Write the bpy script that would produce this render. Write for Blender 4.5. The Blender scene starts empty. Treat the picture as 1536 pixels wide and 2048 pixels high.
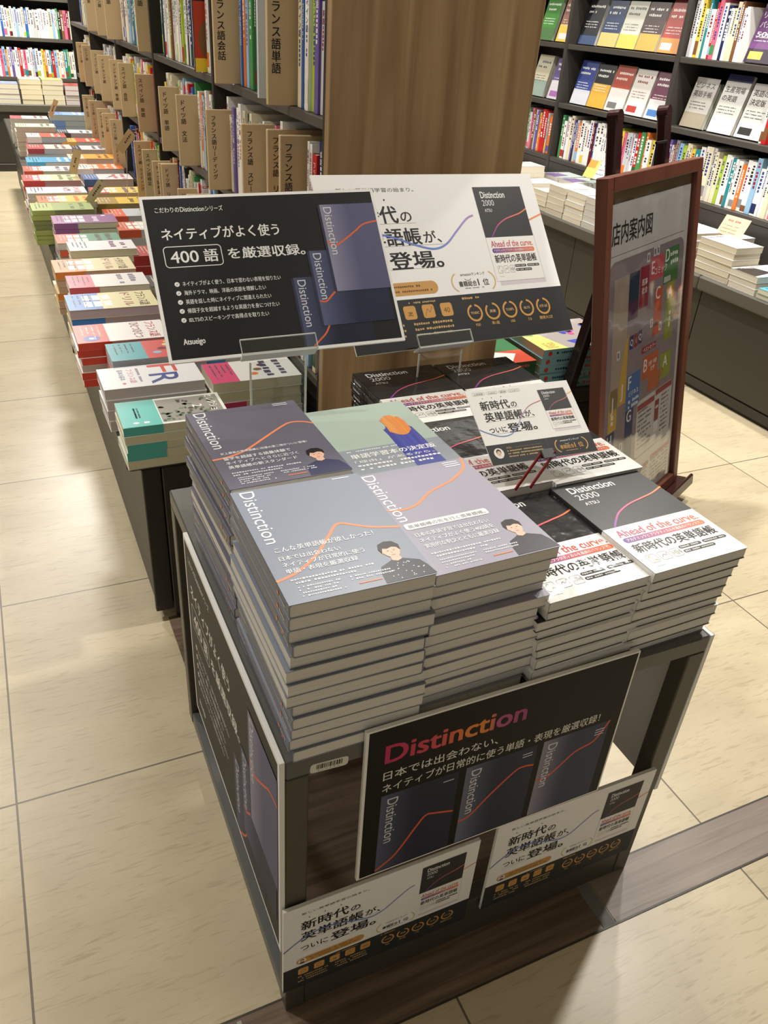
import bpy, math, random
from mathutils import Matrix, Vector
random.seed(7)
SC = bpy.context.scene
COL = SC.collection
# ------------------------------------------------------------------ camera
cam_d = bpy.data.cameras.new('camera')
cam = bpy.data.objects.new('camera', cam_d); COL.objects.link(cam)
YAW, PITCH, ROLL = 0.4647, 0.5617, 0.0768
cy, sy, cp, sp = math.cos(YAW), math.sin(YAW), math.cos(PITCH), math.sin(PITCH)
fw = Vector((sy*cp, cy*cp, -sp)); rt = Vector((cy, -sy, 0)); upv = rt.cross(fw)
cr, sr = math.cos(ROLL), math.sin(ROLL)
r2 = rt*cr + upv*sr; u2 = upv*cr - rt*sr
mw = Matrix((r2, u2, -fw)).transposed().to_4x4(); mw.translation = (-.1725, -.5217, 1.1423)
cam.matrix_world = mw
cam_d.sensor_fit = 'VERTICAL'; cam_d.sensor_height = 24.0; cam_d.lens = 1597.03/2048*24
cam_d.clip_start = .02
SC.camera = cam
# ------------------------------------------------------------------ light and exposure
SC.view_settings.view_transform = 'Standard'; SC.view_settings.look = 'None'
SC.view_settings.gamma = 1.0; SC.view_settings.use_curve_mapping = False
SC.view_settings.exposure = 0.0
w = bpy.data.worlds.new('world'); SC.world = w; w.use_nodes = True
w.node_tree.nodes['Background'].inputs[0].default_value = (1.0, .965, .92, 1)
w.node_tree.nodes['Background'].inputs[1].default_value = .34
CEIL = 2.5
LAMPS = [  # x, y, watts, size : ceiling downlights
    (.86, 1.55, 42, .11), (2.05, 1.6, 36, .11), (1.75, .75, 34, .11), (-.8, .9, 18, .14), (-.55, 2.6, 22, .16), (-.4, 4.3, 30, .25), (.1, 5.4, 85, .3),
    (1.75, 3.6, 16, .16)]
for i, (x, y, wt, s) in enumerate(LAMPS):
    ld = bpy.data.lights.new('downlight', 'AREA'); ld.shape = 'DISK'; ld.size = s; ld.energy = wt
    ld.color = (1.0, .955, .885)
    lo = bpy.data.objects.new('downlight', ld); lo.location = (x, y, CEIL-.03); COL.objects.link(lo)
# ------------------------------------------------------------------ materials (colour comes from the 'Col' attribute)
def lin(c):
    return tuple(((v/255)/12.92 if v/255 <= .04045 else ((v/255+.055)/1.055)**2.4) for v in c[:3])
MATS = {}
def mk(name, rough=.5, coat=0.0, bump=None, spec=.5, metal=0.0):
    m = bpy.data.materials.new(name); m.use_nodes = True
    nt = m.node_tree; b = nt.nodes['Principled BSDF']
    a = nt.nodes.new('ShaderNodeAttribute'); a.attribute_name = 'Col'
    nt.links.new(a.outputs['Color'], b.inputs['Base Color'])
    b.inputs['Roughness'].default_value = rough; b.inputs['Specular IOR Level'].default_value = spec
    b.inputs['Metallic'].default_value = metal
    if coat: b.inputs['Coat Weight'].default_value = coat; b.inputs['Coat Roughness'].default_value = .08
    if bump:
        sc, st = bump
        t = nt.nodes.new('ShaderNodeTexCoord'); n = nt.nodes.new('ShaderNodeTexNoise'); n.inputs['Scale'].default_value = sc
        n.inputs['Detail'].default_value = 3
        bp = nt.nodes.new('ShaderNodeBump'); bp.inputs['Strength'].default_value = st; bp.inputs['Distance'].default_value = .01
        nt.links.new(t.outputs['Object'], n.inputs['Vector']); nt.links.new(n.outputs['Fac'], bp.inputs['Height'])
        nt.links.new(bp.outputs['Normal'], b.inputs['Normal'])
    MATS[name] = m; return m
mk('paper', .6, spec=.3); mk('gloss', .36, spec=.3); mk('film', .12, bump=(22, .25), spec=.5)
mk('laminate', .42, bump=(160, .03), spec=.4); mk('steel', .38, bump=(260, .03), spec=.45); mk('darkgloss', .12)
mk('lacquer', .2, bump=(90, .04)); mk('board', .5, bump=(300, .02), spec=.2)

def streak(name, base_scale, stretch, lo, hi, rough, attr=True, dist=0.0, detail=6, bump=.1, knots=None):
    """a material whose colour varies along stretched noise (page edges, wood grain)"""
    m = bpy.data.materials.new(name); m.use_nodes = True; nt = m.node_tree; b = nt.nodes['Principled BSDF']
    t = nt.nodes.new('ShaderNodeTexCoord'); mp = nt.nodes.new('ShaderNodeMapping'); mp.inputs['Scale'].default_value = stretch
    n = nt.nodes.new('ShaderNodeTexNoise'); n.inputs['Scale'].default_value = base_scale; n.inputs['Detail'].default_value = detail
    n.inputs['Distortion'].default_value = dist
    nt.links.new(t.outputs['Object'], mp.inputs['Vector']); nt.links.new(mp.outputs['Vector'], n.inputs['Vector'])
    r = nt.nodes.new('ShaderNodeValToRGB'); r.color_ramp.elements[0].position = .3; r.color_ramp.elements[1].position = .7
    r.color_ramp.elements[0].color = (*lo, 1); r.color_ramp.elements[1].color = (*hi, 1)
    nt.links.new(n.outputs['Fac'], r.inputs['Fac'])
    out = r.outputs['Color']
    if attr:
        a = nt.nodes.new('ShaderNodeAttribute'); a.attribute_name = 'Col'
        mx = nt.nodes.new('ShaderNodeMix'); mx.data_type = 'RGBA'; mx.blend_type = 'MULTIPLY'; mx.inputs[0].default_value = 1
        nt.links.new(a.outputs['Color'], mx.inputs[6]); nt.links.new(out, mx.inputs[7]); out = mx.outputs[2]
    if knots:
        kc, ks, kscale = knots
        mp2 = nt.nodes.new('ShaderNodeMapping'); mp2.inputs['Scale'].default_value = ks
        n2 = nt.nodes.new('ShaderNodeTexNoise'); n2.inputs['Scale'].default_value = kscale; n2.inputs['Detail'].default_value = 3
        n2.inputs['Distortion'].default_value = .8
        r2_ = nt.nodes.new('ShaderNodeValToRGB'); r2_.color_ramp.elements[0].position = .56; r2_.color_ramp.elements[1].position = .74
        nt.links.new(t.outputs['Object'], mp2.inputs['Vector']); nt.links.new(mp2.outputs['Vector'], n2.inputs['Vector'])
        nt.links.new(n2.outputs['Fac'], r2_.inputs['Fac'])
        mx2 = nt.nodes.new('ShaderNodeMix'); mx2.data_type = 'RGBA'; mx2.inputs[7].default_value = (*kc, 1)
        nt.links.new(r2_.outputs['Color'], mx2.inputs[0]); nt.links.new(out, mx2.inputs[6]); out = mx2.outputs[2]
    nt.links.new(out, b.inputs['Base Color']); b.inputs['Roughness'].default_value = rough
    b.inputs['Specular IOR Level'].default_value = .35
    if bump:
        bp = nt.nodes.new('ShaderNodeBump'); bp.inputs['Strength'].default_value = bump; bp.inputs['Distance'].default_value = .004
        nt.links.new(n.outputs['Fac'], bp.inputs['Height']); nt.links.new(bp.outputs['Normal'], b.inputs['Normal'])
    MATS[name] = m; return m
streak('pages', 1.0, (2, 2, 2200), (.80,)*3, (1.0,)*3, .75, bump=.05)
streak('pages_up', 1.0, (2200, 4, 4), (.80,)*3, (1.0,)*3, .75, bump=.05)
streak('pages_side', 1.0, (4, 2200, 4), (.80,)*3, (1.0,)*3, .75, bump=.05)
streak('oak', 1.0, (26, 26, 1.3), lin((150, 121, 87)), lin((200, 170, 131)), .45, attr=False, dist=.6, knots=(lin((116, 88, 60)), (9, 9, 1.1), 1.0))
streak('vinyl_wood', 1.0, (2.4, 55, 20), lin((92, 76, 62)), lin((140, 120, 103)), .36, attr=False, dist=1.0, knots=(lin((70, 56, 46)), (2, 14, 1), 1.2))
streak('vinyl_grey', 1.0, (5, 110, 20), lin((128, 117, 108)), lin((152, 141, 132)), .4, dist=1.0)
streak('frame_wood', 1.0, (30, 30, 3), (.75,)*3, (1.0,)*3, .4, dist=.4)

def tile_material():
    m = bpy.data.materials.new('floor_tile'); m.use_nodes = True; nt = m.node_tree; b = nt.nodes['Principled BSDF']
    L = nt.links.new
    t = nt.nodes.new('ShaderNodeTexCoord')
    br = nt.nodes.new('ShaderNodeMapping'); br.inputs['Location'].default_value = (.305/.527, -.474/.540, 0)
    br.inputs['Scale'].default_value = (1/.527, 1/.540, 1)
    L(t.outputs['Object'], br.inputs['Vector'])
    fr = nt.nodes.new('ShaderNodeVectorMath'); fr.operation = 'FRACTION'; L(br.outputs['Vector'], fr.inputs[0])
    ce = nt.nodes.new('ShaderNodeVectorMath'); ce.operation = 'FLOOR'; L(br.outputs['Vector'], ce.inputs[0])
    sep = nt.nodes.new('ShaderNodeSeparateXYZ'); L(fr.outputs[0], sep.inputs[0])
    def edge(o):
        a = nt.nodes.new('ShaderNodeMath'); a.operation = 'SUBTRACT'; L(o, a.inputs[0]); a.inputs[1].default_value = .5
        c = nt.nodes.new('ShaderNodeMath'); c.operation = 'ABSOLUTE'; L(a.outputs[0], c.inputs[0])
        d = nt.nodes.new('ShaderNodeMath'); d.operation = 'GREATER_THAN'; L(c.outputs[0], d.inputs[0]); d.inputs[1].default_value = .4968
        return d.outputs[0]
    g = nt.nodes.new('ShaderNodeMath'); g.operation = 'MAXIMUM'; L(edge(sep.outputs[0]), g.inputs[0]); L(edge(sep.outputs[1]), g.inputs[1])
    # grain along x, shifted tile by tile
    wn = nt.nodes.new('ShaderNodeTexWhiteNoise'); L(ce.outputs[0], wn.inputs['Vector'])
    ad = nt.nodes.new('ShaderNodeVectorMath'); ad.operation = 'MULTIPLY_ADD'; L(wn.outputs['Color'], ad.inputs[0])
    ad.inputs[1].default_value = (7, 7, 7); L(t.outputs['Object'], ad.inputs[2])
    def noise(sx, sy, dist, det):
        mp = nt.nodes.new('ShaderNodeMapping'); mp.inputs['Scale'].default_value = (sx, sy, 1); L(ad.outputs[0], mp.inputs['Vector'])
        n = nt.nodes.new('ShaderNodeTexNoise'); n.inputs['Scale'].default_value = 1; n.inputs['Detail'].default_value = det
        n.inputs['Distortion'].default_value = dist; L(mp.outputs['Vector'], n.inputs['Vector']); return n
    def ramp(n, p0, c0, p1, c1):
        r = nt.nodes.new('ShaderNodeValToRGB'); e = r.color_ramp.elements
        e[0].position = p0; e[0].color = (*lin(c0), 1); e[1].position = p1; e[1].color = (*lin(c1), 1); L(n.outputs['Fac'], r.inputs['Fac']); return r
    n0 = noise(3.5, 9, .8, 3); n = noise(20, 170, 1.0, 6)
    r0 = ramp(n0, .3, (196, 182, 152), .7, (210, 197, 167)); r1 = ramp(n, .30, (176, 164, 138), .46, (255, 255, 255))
    r = nt.nodes.new('ShaderNodeMix'); r.data_type = 'RGBA'; r.blend_type = 'MULTIPLY'; r.inputs[0].default_value = .34
    L(r0.outputs['Color'], r.inputs[6]); L(r1.outputs['Color'], r.inputs[7])
    mx = nt.nodes.new('ShaderNodeMix'); mx.data_type = 'RGBA'; L(g.outputs[0], mx.inputs[0]); L(r.outputs[2], mx.inputs[6])
    mx.inputs[7].default_value = (*lin((112, 102, 88)), 1)
    L(mx.outputs[2], b.inputs['Base Color'])
    b.inputs['Roughness'].default_value = .33; b.inputs['Specular IOR Level'].default_value = .4
    bp = nt.nodes.new('ShaderNodeBump'); bp.inputs['Strength'].default_value = .04; bp.inputs['Distance'].default_value = .002
    L(n.outputs['Fac'], bp.inputs['Height']); L(bp.outputs['Normal'], b.inputs['Normal'])
    MATS['tile'] = m
tile_material()
def clear(name, tint, rough, k=1.0, bump=0):
    """clear plastic sheet: see-through, with a Fresnel reflection"""
    m = bpy.data.materials.new(name); m.use_nodes = True; nt = m.node_tree; nt.nodes.remove(nt.nodes['Principled BSDF'])
    tr = nt.nodes.new('ShaderNodeBsdfTransparent'); tr.inputs[0].default_value = (*tint, 1)
    gl = nt.nodes.new('ShaderNodeBsdfGlossy'); gl.inputs['Roughness'].default_value = rough
    fr = nt.nodes.new('ShaderNodeLayerWeight'); fr.inputs['Blend'].default_value = .5
    pw = nt.nodes.new('ShaderNodeMath'); pw.operation = 'POWER'; pw.inputs[1].default_value = 3.5; nt.links.new(fr.outputs['Facing'], pw.inputs[0])
    mu = nt.nodes.new('ShaderNodeMath'); mu.operation = 'MULTIPLY_ADD'; mu.inputs[1].default_value = .8*k; mu.inputs[2].default_value = .035*k; nt.links.new(pw.outputs[0], mu.inputs[0])
    mx = nt.nodes.new('ShaderNodeMixShader'); nt.links.new(mu.outputs[0], mx.inputs[0]); nt.links.new(tr.outputs[0], mx.inputs[1]); nt.links.new(gl.outputs[0], mx.inputs[2])
    nt.links.new(mx.outputs[0], nt.nodes['Material Output'].inputs['Surface'])
    if bump:
        n_ = nt.nodes.new('ShaderNodeTexNoise'); n_.inputs['Scale'].default_value = 6; bp = nt.nodes.new('ShaderNodeBump'); bp.inputs['Strength'].default_value = bump; bp.inputs['Distance'].default_value = .02
        tc_ = nt.nodes.new('ShaderNodeTexCoord'); nt.links.new(tc_.outputs['Object'], n_.inputs['Vector']); nt.links.new(n_.outputs['Fac'], bp.inputs['Height'])
        nt.links.new(bp.outputs['Normal'], gl.inputs['Normal']); nt.links.new(bp.outputs['Normal'], fr.inputs['Normal'])
    MATS[name] = m
clear('clear', (.95, .97, .96), .04); clear('clear_sheet', (.97, .97, .97), .08, .9, .35)
m = bpy.data.materials.new('acrylic'); m.use_nodes = True; b = m.node_tree.nodes['Principled BSDF']
b.inputs['Base Color'].default_value = (.93, .98, .95, 1); b.inputs['Roughness'].default_value = .03
b.inputs['Transmission Weight'].default_value = 1; b.inputs['IOR'].default_value = 1.47; MATS['acrylic'] = m

# ------------------------------------------------------------------ mesh builder
class MB:
    def __init__(s): s.v = []; s.f = []; s.c = []; s.m = []; s.names = []
    def slot(s, n):
        if n not in s.names: s.names.append(n)
        return s.names.index(n)
    def add(s, vs, fs, col, mat, M=None):
        k = len(s.v); sl = s.slot(mat)
        for v in vs: s.v.append(tuple(M @ Vector(v)) if M else tuple(v))
        if callable(col): s.c += [(*lin(col(v)), 1) for v in vs]
        else:
            q = (*lin(col), 1); s.c += [q]*len(vs)
        for f in fs: s.f.append(tuple(i+k for i in f)); s.m.append(sl)
    def box(s, x0, x1, y0, y1, z0, z1, col, mat, M=None):
        v = [(x0,y0,z0),(x1,y0,z0),(x1,y1,z0),(x0,y1,z0),(x0,y0,z1),(x1,y0,z1),(x1,y1,z1),(x0,y1,z1)]
        f = [(0,3,2,1),(4,5,6,7),(0,1,5,4),(1,2,6,5),(2,3,7,6),(3,0,4,7)]
        s.add(v, f, col, mat, M)
    def bbox(s, x0, x1, y0, y1, z0, z1, r, col, mat, M=None):
        """box with chamfered edges"""
        r = min(r, (x1-x0)*.45, (y1-y0)*.45, (z1-z0)*.45)
        vs = []; idx = {}
        for i in (0,1):
            for j in (0,1):
                for k in (0,1):
                    p = (x1 if i else x0, y1 if j else y0, z1 if k else z0); d = (-1 if i else 1, -1 if j else 1, -1 if k else 1)
                    for a in range(3):
                        q = [p[b]+d[b]*(0 if b == a else r) for b in range(3)]
                        idx[i,j,k,a] = len(vs); vs.append(tuple(q))
        fs = []
        for a in range(3):
            for e in (0,1):
                o = [t for t in range(3) if t != a]
                loop = []
                for (b1, b2) in ((0,0),(1,0),(1,1),(0,1)):
                    key = [0,0,0]; key[a] = e; key[o[0]] = b1; key[o[1]] = b2
                    loop.append(idx[key[0],key[1],key[2],a])
                fs.append(tuple(loop))
        for a in range(3):
            o = [t for t in range(3) if t != a]
            for b1 in (0,1):
                for b2 in (0,1):
                    k0 = [0,0,0]; k1 = [0,0,0]; k1[a] = 1
                    for k_ in (k0, k1): k_[o[0]] = b1; k_[o[1]] = b2
                    fs.append((idx[(*k0, o[0])], idx[(*k1, o[0])], idx[(*k1, o[1])], idx[(*k0, o[1])]))
        for i in (0,1):
            for j in (0,1):
                for k in (0,1): fs.append((idx[i,j,k,0], idx[i,j,k,1], idx[i,j,k,2]))
        s.add(vs, fs, col, mat, M)
    def rod(s, a, b, ra, rb, col, mat, n=10):
        a = Vector(a); b = Vector(b); d = (b-a).normalized(); q = d.to_track_quat('Z', 'Y').to_matrix()
        vs = []; fs = []
        for k in range(n):
            t = 2*math.pi*k/n; o = q @ Vector((math.cos(t), math.sin(t), 0))
            vs += [tuple(a+o*ra), tuple(b+o*rb)]
        for k in range(n):
            i, j = 2*k, 2*((k+1) % n); fs.append((i, j, j+1, i+1))
        fs += [tuple(range(0, 2*n, 2))[::-1], tuple(range(1, 2*n, 2))]
        s.add(vs, fs, col, mat)
    def beam(s, a, b, wx, wy, side, col, mat, r=.002):
        """bar of section wx * wy from a to b, 'side' is the direction of wx"""
        a = Vector(a); b = Vector(b); d = b-a; L = d.length; d.normalize(); x = Vector(side); x = (x - d*x.dot(d)).normalized(); y = d.cross(x)
        M = Matrix((x, y, d)).transposed().to_4x4(); M.translation = a
        s.bbox(-wx/2, wx/2, -wy/2, wy/2, 0, L, r, col, mat, M)
    def extrude(s, prof, y0, y1, col, mat, M=None, caps=True):
        """closed profile in xz extruded along y"""
        n = len(prof); vs = [(x, y0, z) for x, z in prof]+[(x, y1, z) for x, z in prof]
        fs = [(i, (i+1) % n, (i+1) % n+n, i+n) for i in range(n)]
        if caps: fs += [tuple(range(n))[::-1], tuple(range(n, 2*n))]
        s.add(vs, fs, col, mat, M)
    def mesh(s, name):
        me = bpy.data.meshes.new(name); me.from_pydata(s.v, [], s.f)
        at = me.color_attributes.new('Col', 'FLOAT_COLOR', 'POINT')
        at.data.foreach_set('color', [x for c in s.c for x in c])
        for n in s.names: me.materials.append(MATS[n])
        me.polygons.foreach_set('material_index', s.m); me.update()
        return me
    def build(s, name, parent=None, loc=None):
        o = bpy.data.objects.new(name, s.mesh(name)); COL.objects.link(o)
        if parent: o.parent = parent
        if loc: o.location = loc
        return o
USED = set()
def tag(o, label, cat, group=None):
    n = len(label.split())
    import re as _r; n = len(_r.findall(r"[A-Za-z0-9']+", label))
    if not 4 <= n <= 16: print('LABEL LENGTH', n, label)
    if label in USED: print('LABEL TWICE', label)
    USED.add(label)
    o['label'] = label; o['category'] = cat
    if group: o['group'] = group
    return o
def struct(o): o['kind'] = 'structure'; return o
def empty(name, loc=(0,0,0), rz=0.0):
    o = bpy.data.objects.new(name, None); COL.objects.link(o); o.location = loc; o.rotation_euler = (0, 0, rz); o.empty_display_size = .02
    return o
def copy_tree(o, parent=None):
    c = o.copy(); COL.objects.link(c)
    for k in ('label', 'category', 'group'):
        if k in c.keys(): del c[k]
    if parent: c.parent = parent
    for ch in [q for q in o.children]: copy_tree(ch, c)
    return c
def frame(o, r, u):
    """matrix whose x is r, y is u, z the normal, at o"""
    r = Vector(r).normalized(); u = Vector(u); u = (u - r*u.dot(r)).normalized(); n = r.cross(u)
    M = Matrix((r, u, n)).transposed().to_4x4(); M.translation = Vector(o); return M

# ------------------------------------------------------------------ printed artwork: flat shapes and lettering
_tc = {}
def glyphs(s, bold=0.0, space=1.0):
    k = (s, space)
    if k in _tc: return _tc[k]
    c = bpy.data.curves.new('lettering', 'FONT'); c.body = s; c.size = 1; c.resolution_u = 3; c.space_character = space
    o = bpy.data.objects.new('lettering', c)
    me = bpy.data.meshes.new_from_object(o)
    vs = [(v.co.x, v.co.y) for v in me.vertices]; fs = [tuple(p.vertices) for p in me.polygons]
    bpy.data.objects.remove(o); bpy.data.curves.remove(c); bpy.data.meshes.remove(me)
    if not vs: vs = [(0, 0)]
    x0 = min(v[0] for v in vs); x1 = max(v[0] for v in vs)
    _tc[k] = ([(x-x0, y) for x, y in vs], fs, x1-x0); return _tc[k]
class Art:
    """flat artwork in a w*h rectangle, origin bottom left; each shape has a small layer height"""
    def __init__(s): s.items = []
    def put(s, vs, fs, col, lay): s.items.append((vs, fs, col, lay)); return s
    def poly(s, pts, col, lay=1): return s.put(list(pts), [tuple(range(len(pts)))], col, lay)
    def rect(s, x, y, w, h, col, lay=1, nx=1):
        if callable(col) and nx == 1: nx = 8
        vs = []; fs = []
        for i in range(nx+1): vs += [(x+w*i/nx, y), (x+w*i/nx, y+h)]
        for i in range(nx): fs.append((2*i, 2*i+2, 2*i+3, 2*i+1))
        return s.put(vs, fs, col, lay)
    def rrect(s, x, y, w, h, r, col, lay=1, n=5):
        r = min(r, w/2, h/2); pts = []
        for cx_, cy_, a0 in ((x+w-r, y+h-r, 0), (x+r, y+h-r, 90), (x+r, y+r, 180), (x+w-r, y+r, 270)):
            for k in range(n+1):
                a = math.radians(a0+90*k/n); pts.append((cx_+r*math.cos(a), cy_+r*math.sin(a)))
        return s.poly(pts, col, lay)
    def ell(s, cx_, cy_, rx, ry, col, lay=1, n=20):
        return s.poly([(cx_+rx*math.cos(2*math.pi*k/n), cy_+ry*math.sin(2*math.pi*k/n)) for k in range(n)], col, lay)
    def arc(s, cx_, cy_, r, t, a0, a1, col, lay=1, n=26, sx=1.0):
        vs = []; fs = []
        for k in range(n+1):
            a = math.radians(a0+(a1-a0)*k/n)
            vs += [(cx_+sx*(r-t/2)*math.cos(a), cy_+(r-t/2)*math.sin(a)), (cx_+sx*(r+t/2)*math.cos(a), cy_+(r+t/2)*math.sin(a))]
        for k in range(n): fs.append((2*k, 2*k+1, 2*k+3, 2*k+2))
        return s.put(vs, fs, col, lay)
    def outline(s, x, y, w, h, r, t, col, lay=1, n=5):
        r = min(r, w/2, h/2); vs = []; fs = []
        for cx_, cy_, a0 in ((x+w-r, y+h-r, 0), (x+r, y+h-r, 90), (x+r, y+r, 180), (x+w-r, y+r, 270)):
            for k in range(n+1):
                a = math.radians(a0+90*k/n); c_, s_ = math.cos(a), math.sin(a)
                vs += [(cx_+r*c_, cy_+r*s_), (cx_+(r-t)*c_, cy_+(r-t)*s_)]
        m_ = len(vs)//2
        for k in range(m_): j = (k+1) % m_; fs.append((2*k, 2*j, 2*j+1, 2*k+1))
        return s.put(vs, fs, col, lay)
    def stroke(s, pts, wd, col, lay=1, sub=8):
        P = [Vector((p[0], p[1])) for p in pts]; Q = []
        for i in range(len(P)-1):
            p0 = P[max(i-1, 0)]; p1 = P[i]; p2 = P[i+1]; p3 = P[min(i+2, len(P)-1)]
            for k in range(sub):
                t = k/sub; Q.append(.5*((2*p1)+(p2-p0)*t+(2*p0-5*p1+4*p2-p3)*t*t+(3*p1-p0-3*p2+p3)*t**3))
        Q.append(P[-1]); vs = []; fs = []
        for i, q in enumerate(Q):
            d = (Q[min(i+1, len(Q)-1)]-Q[max(i-1, 0)]); d = d.normalized() if d.length > 1e-9 else Vector((1, 0)); n = Vector((-d.y, d.x))*wd/2
            vs += [tuple(q-n), tuple(q+n)]
        for i in range(len(Q)-1): fs.append((2*i, 2*i+2, 2*i+3, 2*i+1))
        return s.put(vs, fs, col, lay)
    def text(s, t, x, y, size, col, bold=0.0, w=None, rot=0.0, al='l', space=1.0, lay=3):
        vs, fs, tw = glyphs(t, 0, space); d = max(0, bold)*.75
        k = size; kx = (w/(tw+2*d)) if w else size
        ox = {'l': 0, 'c': -(tw+2*d)*kx/2, 'r': -(tw+2*d)*kx}[al]
        c_, s_ = math.cos(rot), math.sin(rot)
        for q, (dx, dy) in enumerate(((0, -d/2), (2*d, d/2), (2*d, -d/2), (0, d/2)) if d else ((0, 0),)):
            out = []
            for vx, vy in vs:
                px, py = (vx+dx)*kx+ox, (vy+dy)*k
                out.append((x+px*c_-py*s_, y+px*s_+py*c_))
            s.put(out, fs, col, lay+q*.24)
        return s
    def vtext(s, t, x, y, size, col, bold=0.0, pitch=1.05, lay=3):
        """characters one below another; x is the centre, y the top"""
        for i, ch in enumerate(t):
            if ch in ' 　': continue
            vs, fs, tw = glyphs(ch); d = max(0, bold)*.75
            x0 = min(v[0] for v in vs); x1 = max(v[0] for v in vs); y0 = min(v[1] for v in vs); y1 = max(v[1] for v in vs)
            cyy = y-(i+.5)*size*pitch
            for q, (dx, dy) in enumerate(((-d, -d/2), (d, d/2), (d, -d/2), (-d, d/2)) if d else ((0, 0),)):
              out = []
              for vx, vy in vs:
                vx, vy = vx+dx, vy+dy
                px = (vx-(x0+x1)/2)*size; py = (vy-(.36 if ch not in 'ー' else (y0+y1)/2))*size
                if ch == 'ー': px, py = py, -px
                out.append((x+px, cyy+py))
              s.put(out, fs, col, lay+q*.24)
        return s
    def greek(s, x, y, w, h, col, lay=3, dens=.85, rnd=None):
        """a line of print too small to read: a row of tiny marks"""
        rnd = rnd or random; px = x; vs = []; fs = []
        while px < x+w-h*.5:
            cw = h*rnd.uniform(.55, .95)
            if rnd.random() < dens:
                a = y+h*rnd.uniform(0, .2); b_ = y+h*rnd.uniform(.75, 1); k = len(vs)
                vs += [(px, a), (px+cw, a), (px+cw, b_), (px, b_)]; fs.append((k, k+1, k+2, k+3))
            px += cw+h*.28
        if vs: s.put(vs, fs, col, lay)
        return s
    def vgreek(s, x, y, w, h, col, lay=3, dens=.85):
        """the same, running downwards from y over the height h, w wide"""
        py = y; vs = []; fs = []
        while py > y-h+w*.5:
            ch = w*random.uniform(.5, .9)
            if random.random() < dens:
                k = len(vs); a = x+w*random.uniform(0, .2); b_ = x+w*random.uniform(.8, 1)
                vs += [(a, py-ch), (b_, py-ch), (b_, py), (a, py)]; fs.append((k, k+1, k+2, k+3))
            py -= ch+w*.3
        if vs: s.put(vs, fs, col, lay)
        return s
    def sub(s, other, x, y, k, ky=None, sh=0.0, dl=0):
        ky = ky or k
        for vs, fs, col, lay in other.items:
            cc = col
            if callable(col): cc = (lambda f: (lambda v: f(((v[0]-x-sh*(v[1]-y)/ky)/k, (v[1]-y)/ky))))(col)
            s.items.append(([(x+a*k+sh*b_, y+b_*ky) for a, b_ in vs], fs, cc, lay+dl))
        return s
    def emit(s, mb, M, mat='gloss', eps=.00011):
        for vs, fs, col, lay in s.items:
            c = col
            mb.add([(a, b_, (lay+1)*eps) for a, b_ in vs], fs, c, mat, M)
def grad(stops, axis=0):
    def f(v):
        t = v[axis]
        for (a, ca), (b_, cb) in zip(stops, stops[1:]):
            if t <= b_:
                k = max(0, min(1, (t-a)/max(1e-9, b_-a))); return tuple(ca[i]+(cb[i]-ca[i])*k for i in range(3))
        return stops[-1][1]
    return f
WHITE = (244, 244, 242); BLACK = (30, 30, 31); INK = (34, 33, 34); ORANGE = (240, 128, 72); GOLD = (214, 160, 88)
# ------------------------------------------------------------------ setting
DARK = (62, 57, 50); DARK2 = (50, 46, 41); OLIVE = (74, 71, 60)
mb = MB(); mb.box(-6, 7, -5, 9, -.03, 0, (205, 190, 156), 'tile'); struct(mb.build('floor'))
mb = MB(); mb.box(-6, 7, -5, 9, CEIL, CEIL+.05, (236, 233, 226), 'paper'); struct(mb.build('ceiling'))
mb = MB(); mb.box(-6, 7, 6.85, 6.95, 0, CEIL, (70, 66, 60), 'paper'); struct(mb.build('wall_back'))
mb = MB(); mb.box(2.75, 2.85, -5, 8, 0, CEIL, (70, 66, 60), 'paper'); struct(mb.build('wall_right'))
# dark wood band let into the tiles, with grey metal strips across it
mb = MB()
mb.box(-6, .474, -.069, .0155, .0002, .0012, (118, 106, 96), 'vinyl_wood')
mb.box(.499, 7, -.069, .0155, .0002, .0012, (255, 252, 250), 'vinyl_grey')
struct(mb.build('trim_1'))
mb = MB(); mb.box(.02, .562, .0155, .86, .0002, .0012, (118, 106, 96), 'vinyl_wood'); struct(mb.build('trim_2'))
mb = MB()
mb.box(.475, .497, -.069, .0155, .0002, .0016, (120, 120, 118), 'board')
mb.box(.563, .585, .0155, .86, .0002, .0014, (120, 120, 118), 'board')
mb.box(-.064, -.058, -.069, .012, .0002, .0018, (168, 172, 166), 'steel')
mb.box(-6, 7, .0155, .0185, .0002, .0014, (60, 55, 48), 'laminate'); mb.box(-6, 7, -.072, -.069, .0002, .0014, (60, 55, 48), 'laminate')
struct(mb.build('trim_3'))

# ------------------------------------------------------------------ display cube
TW, TD, TH = .57, .57, .49
cube = empty('display_cube', (0, 0, 0))
tag(cube, 'dark grey steel frame display cube on the floor carrying the stacked word books', 'display table')
mb = MB(); mb.bbox(0, TW, 0, TD, TH-.026, TH, .002, (92, 92, 88), 'steel'); mb.build('top_panel', cube)
t = .026
for x in (0, TW-t):
    for y in (0, TD-t):
        mb = MB(); mb.bbox(x, x+t, y, y+t, .0015, TH-.026, .0015, OLIVE, 'steel'); mb.build('post', cube)
for (a, b_, c, d, z) in ((t, TW-t, .001, t-.001, .088), (t, TW-t, TD-t+.001, TD-.001, .0275)):
    mb = MB(); mb.bbox(a, b_, c, d, .0015, z, .0015, OLIVE, 'steel'); mb.build('bottom_rail', cube)
for x in (.001, TW-t+.001):
    mb = MB(); mb.bbox(x, x+t-.002, t, TD-t, .0015, .0275, .0015, (96, 98, 97), 'steel'); mb.build('bottom_rail', cube)
mb = MB(); M = frame((.026, -.0001, .4645), (1, 0, -.07), (0, 0, 1))
a = Art().rrect(0, 0, .043, .0135, .004, (222, 220, 208), 0)
x = .007
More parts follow.
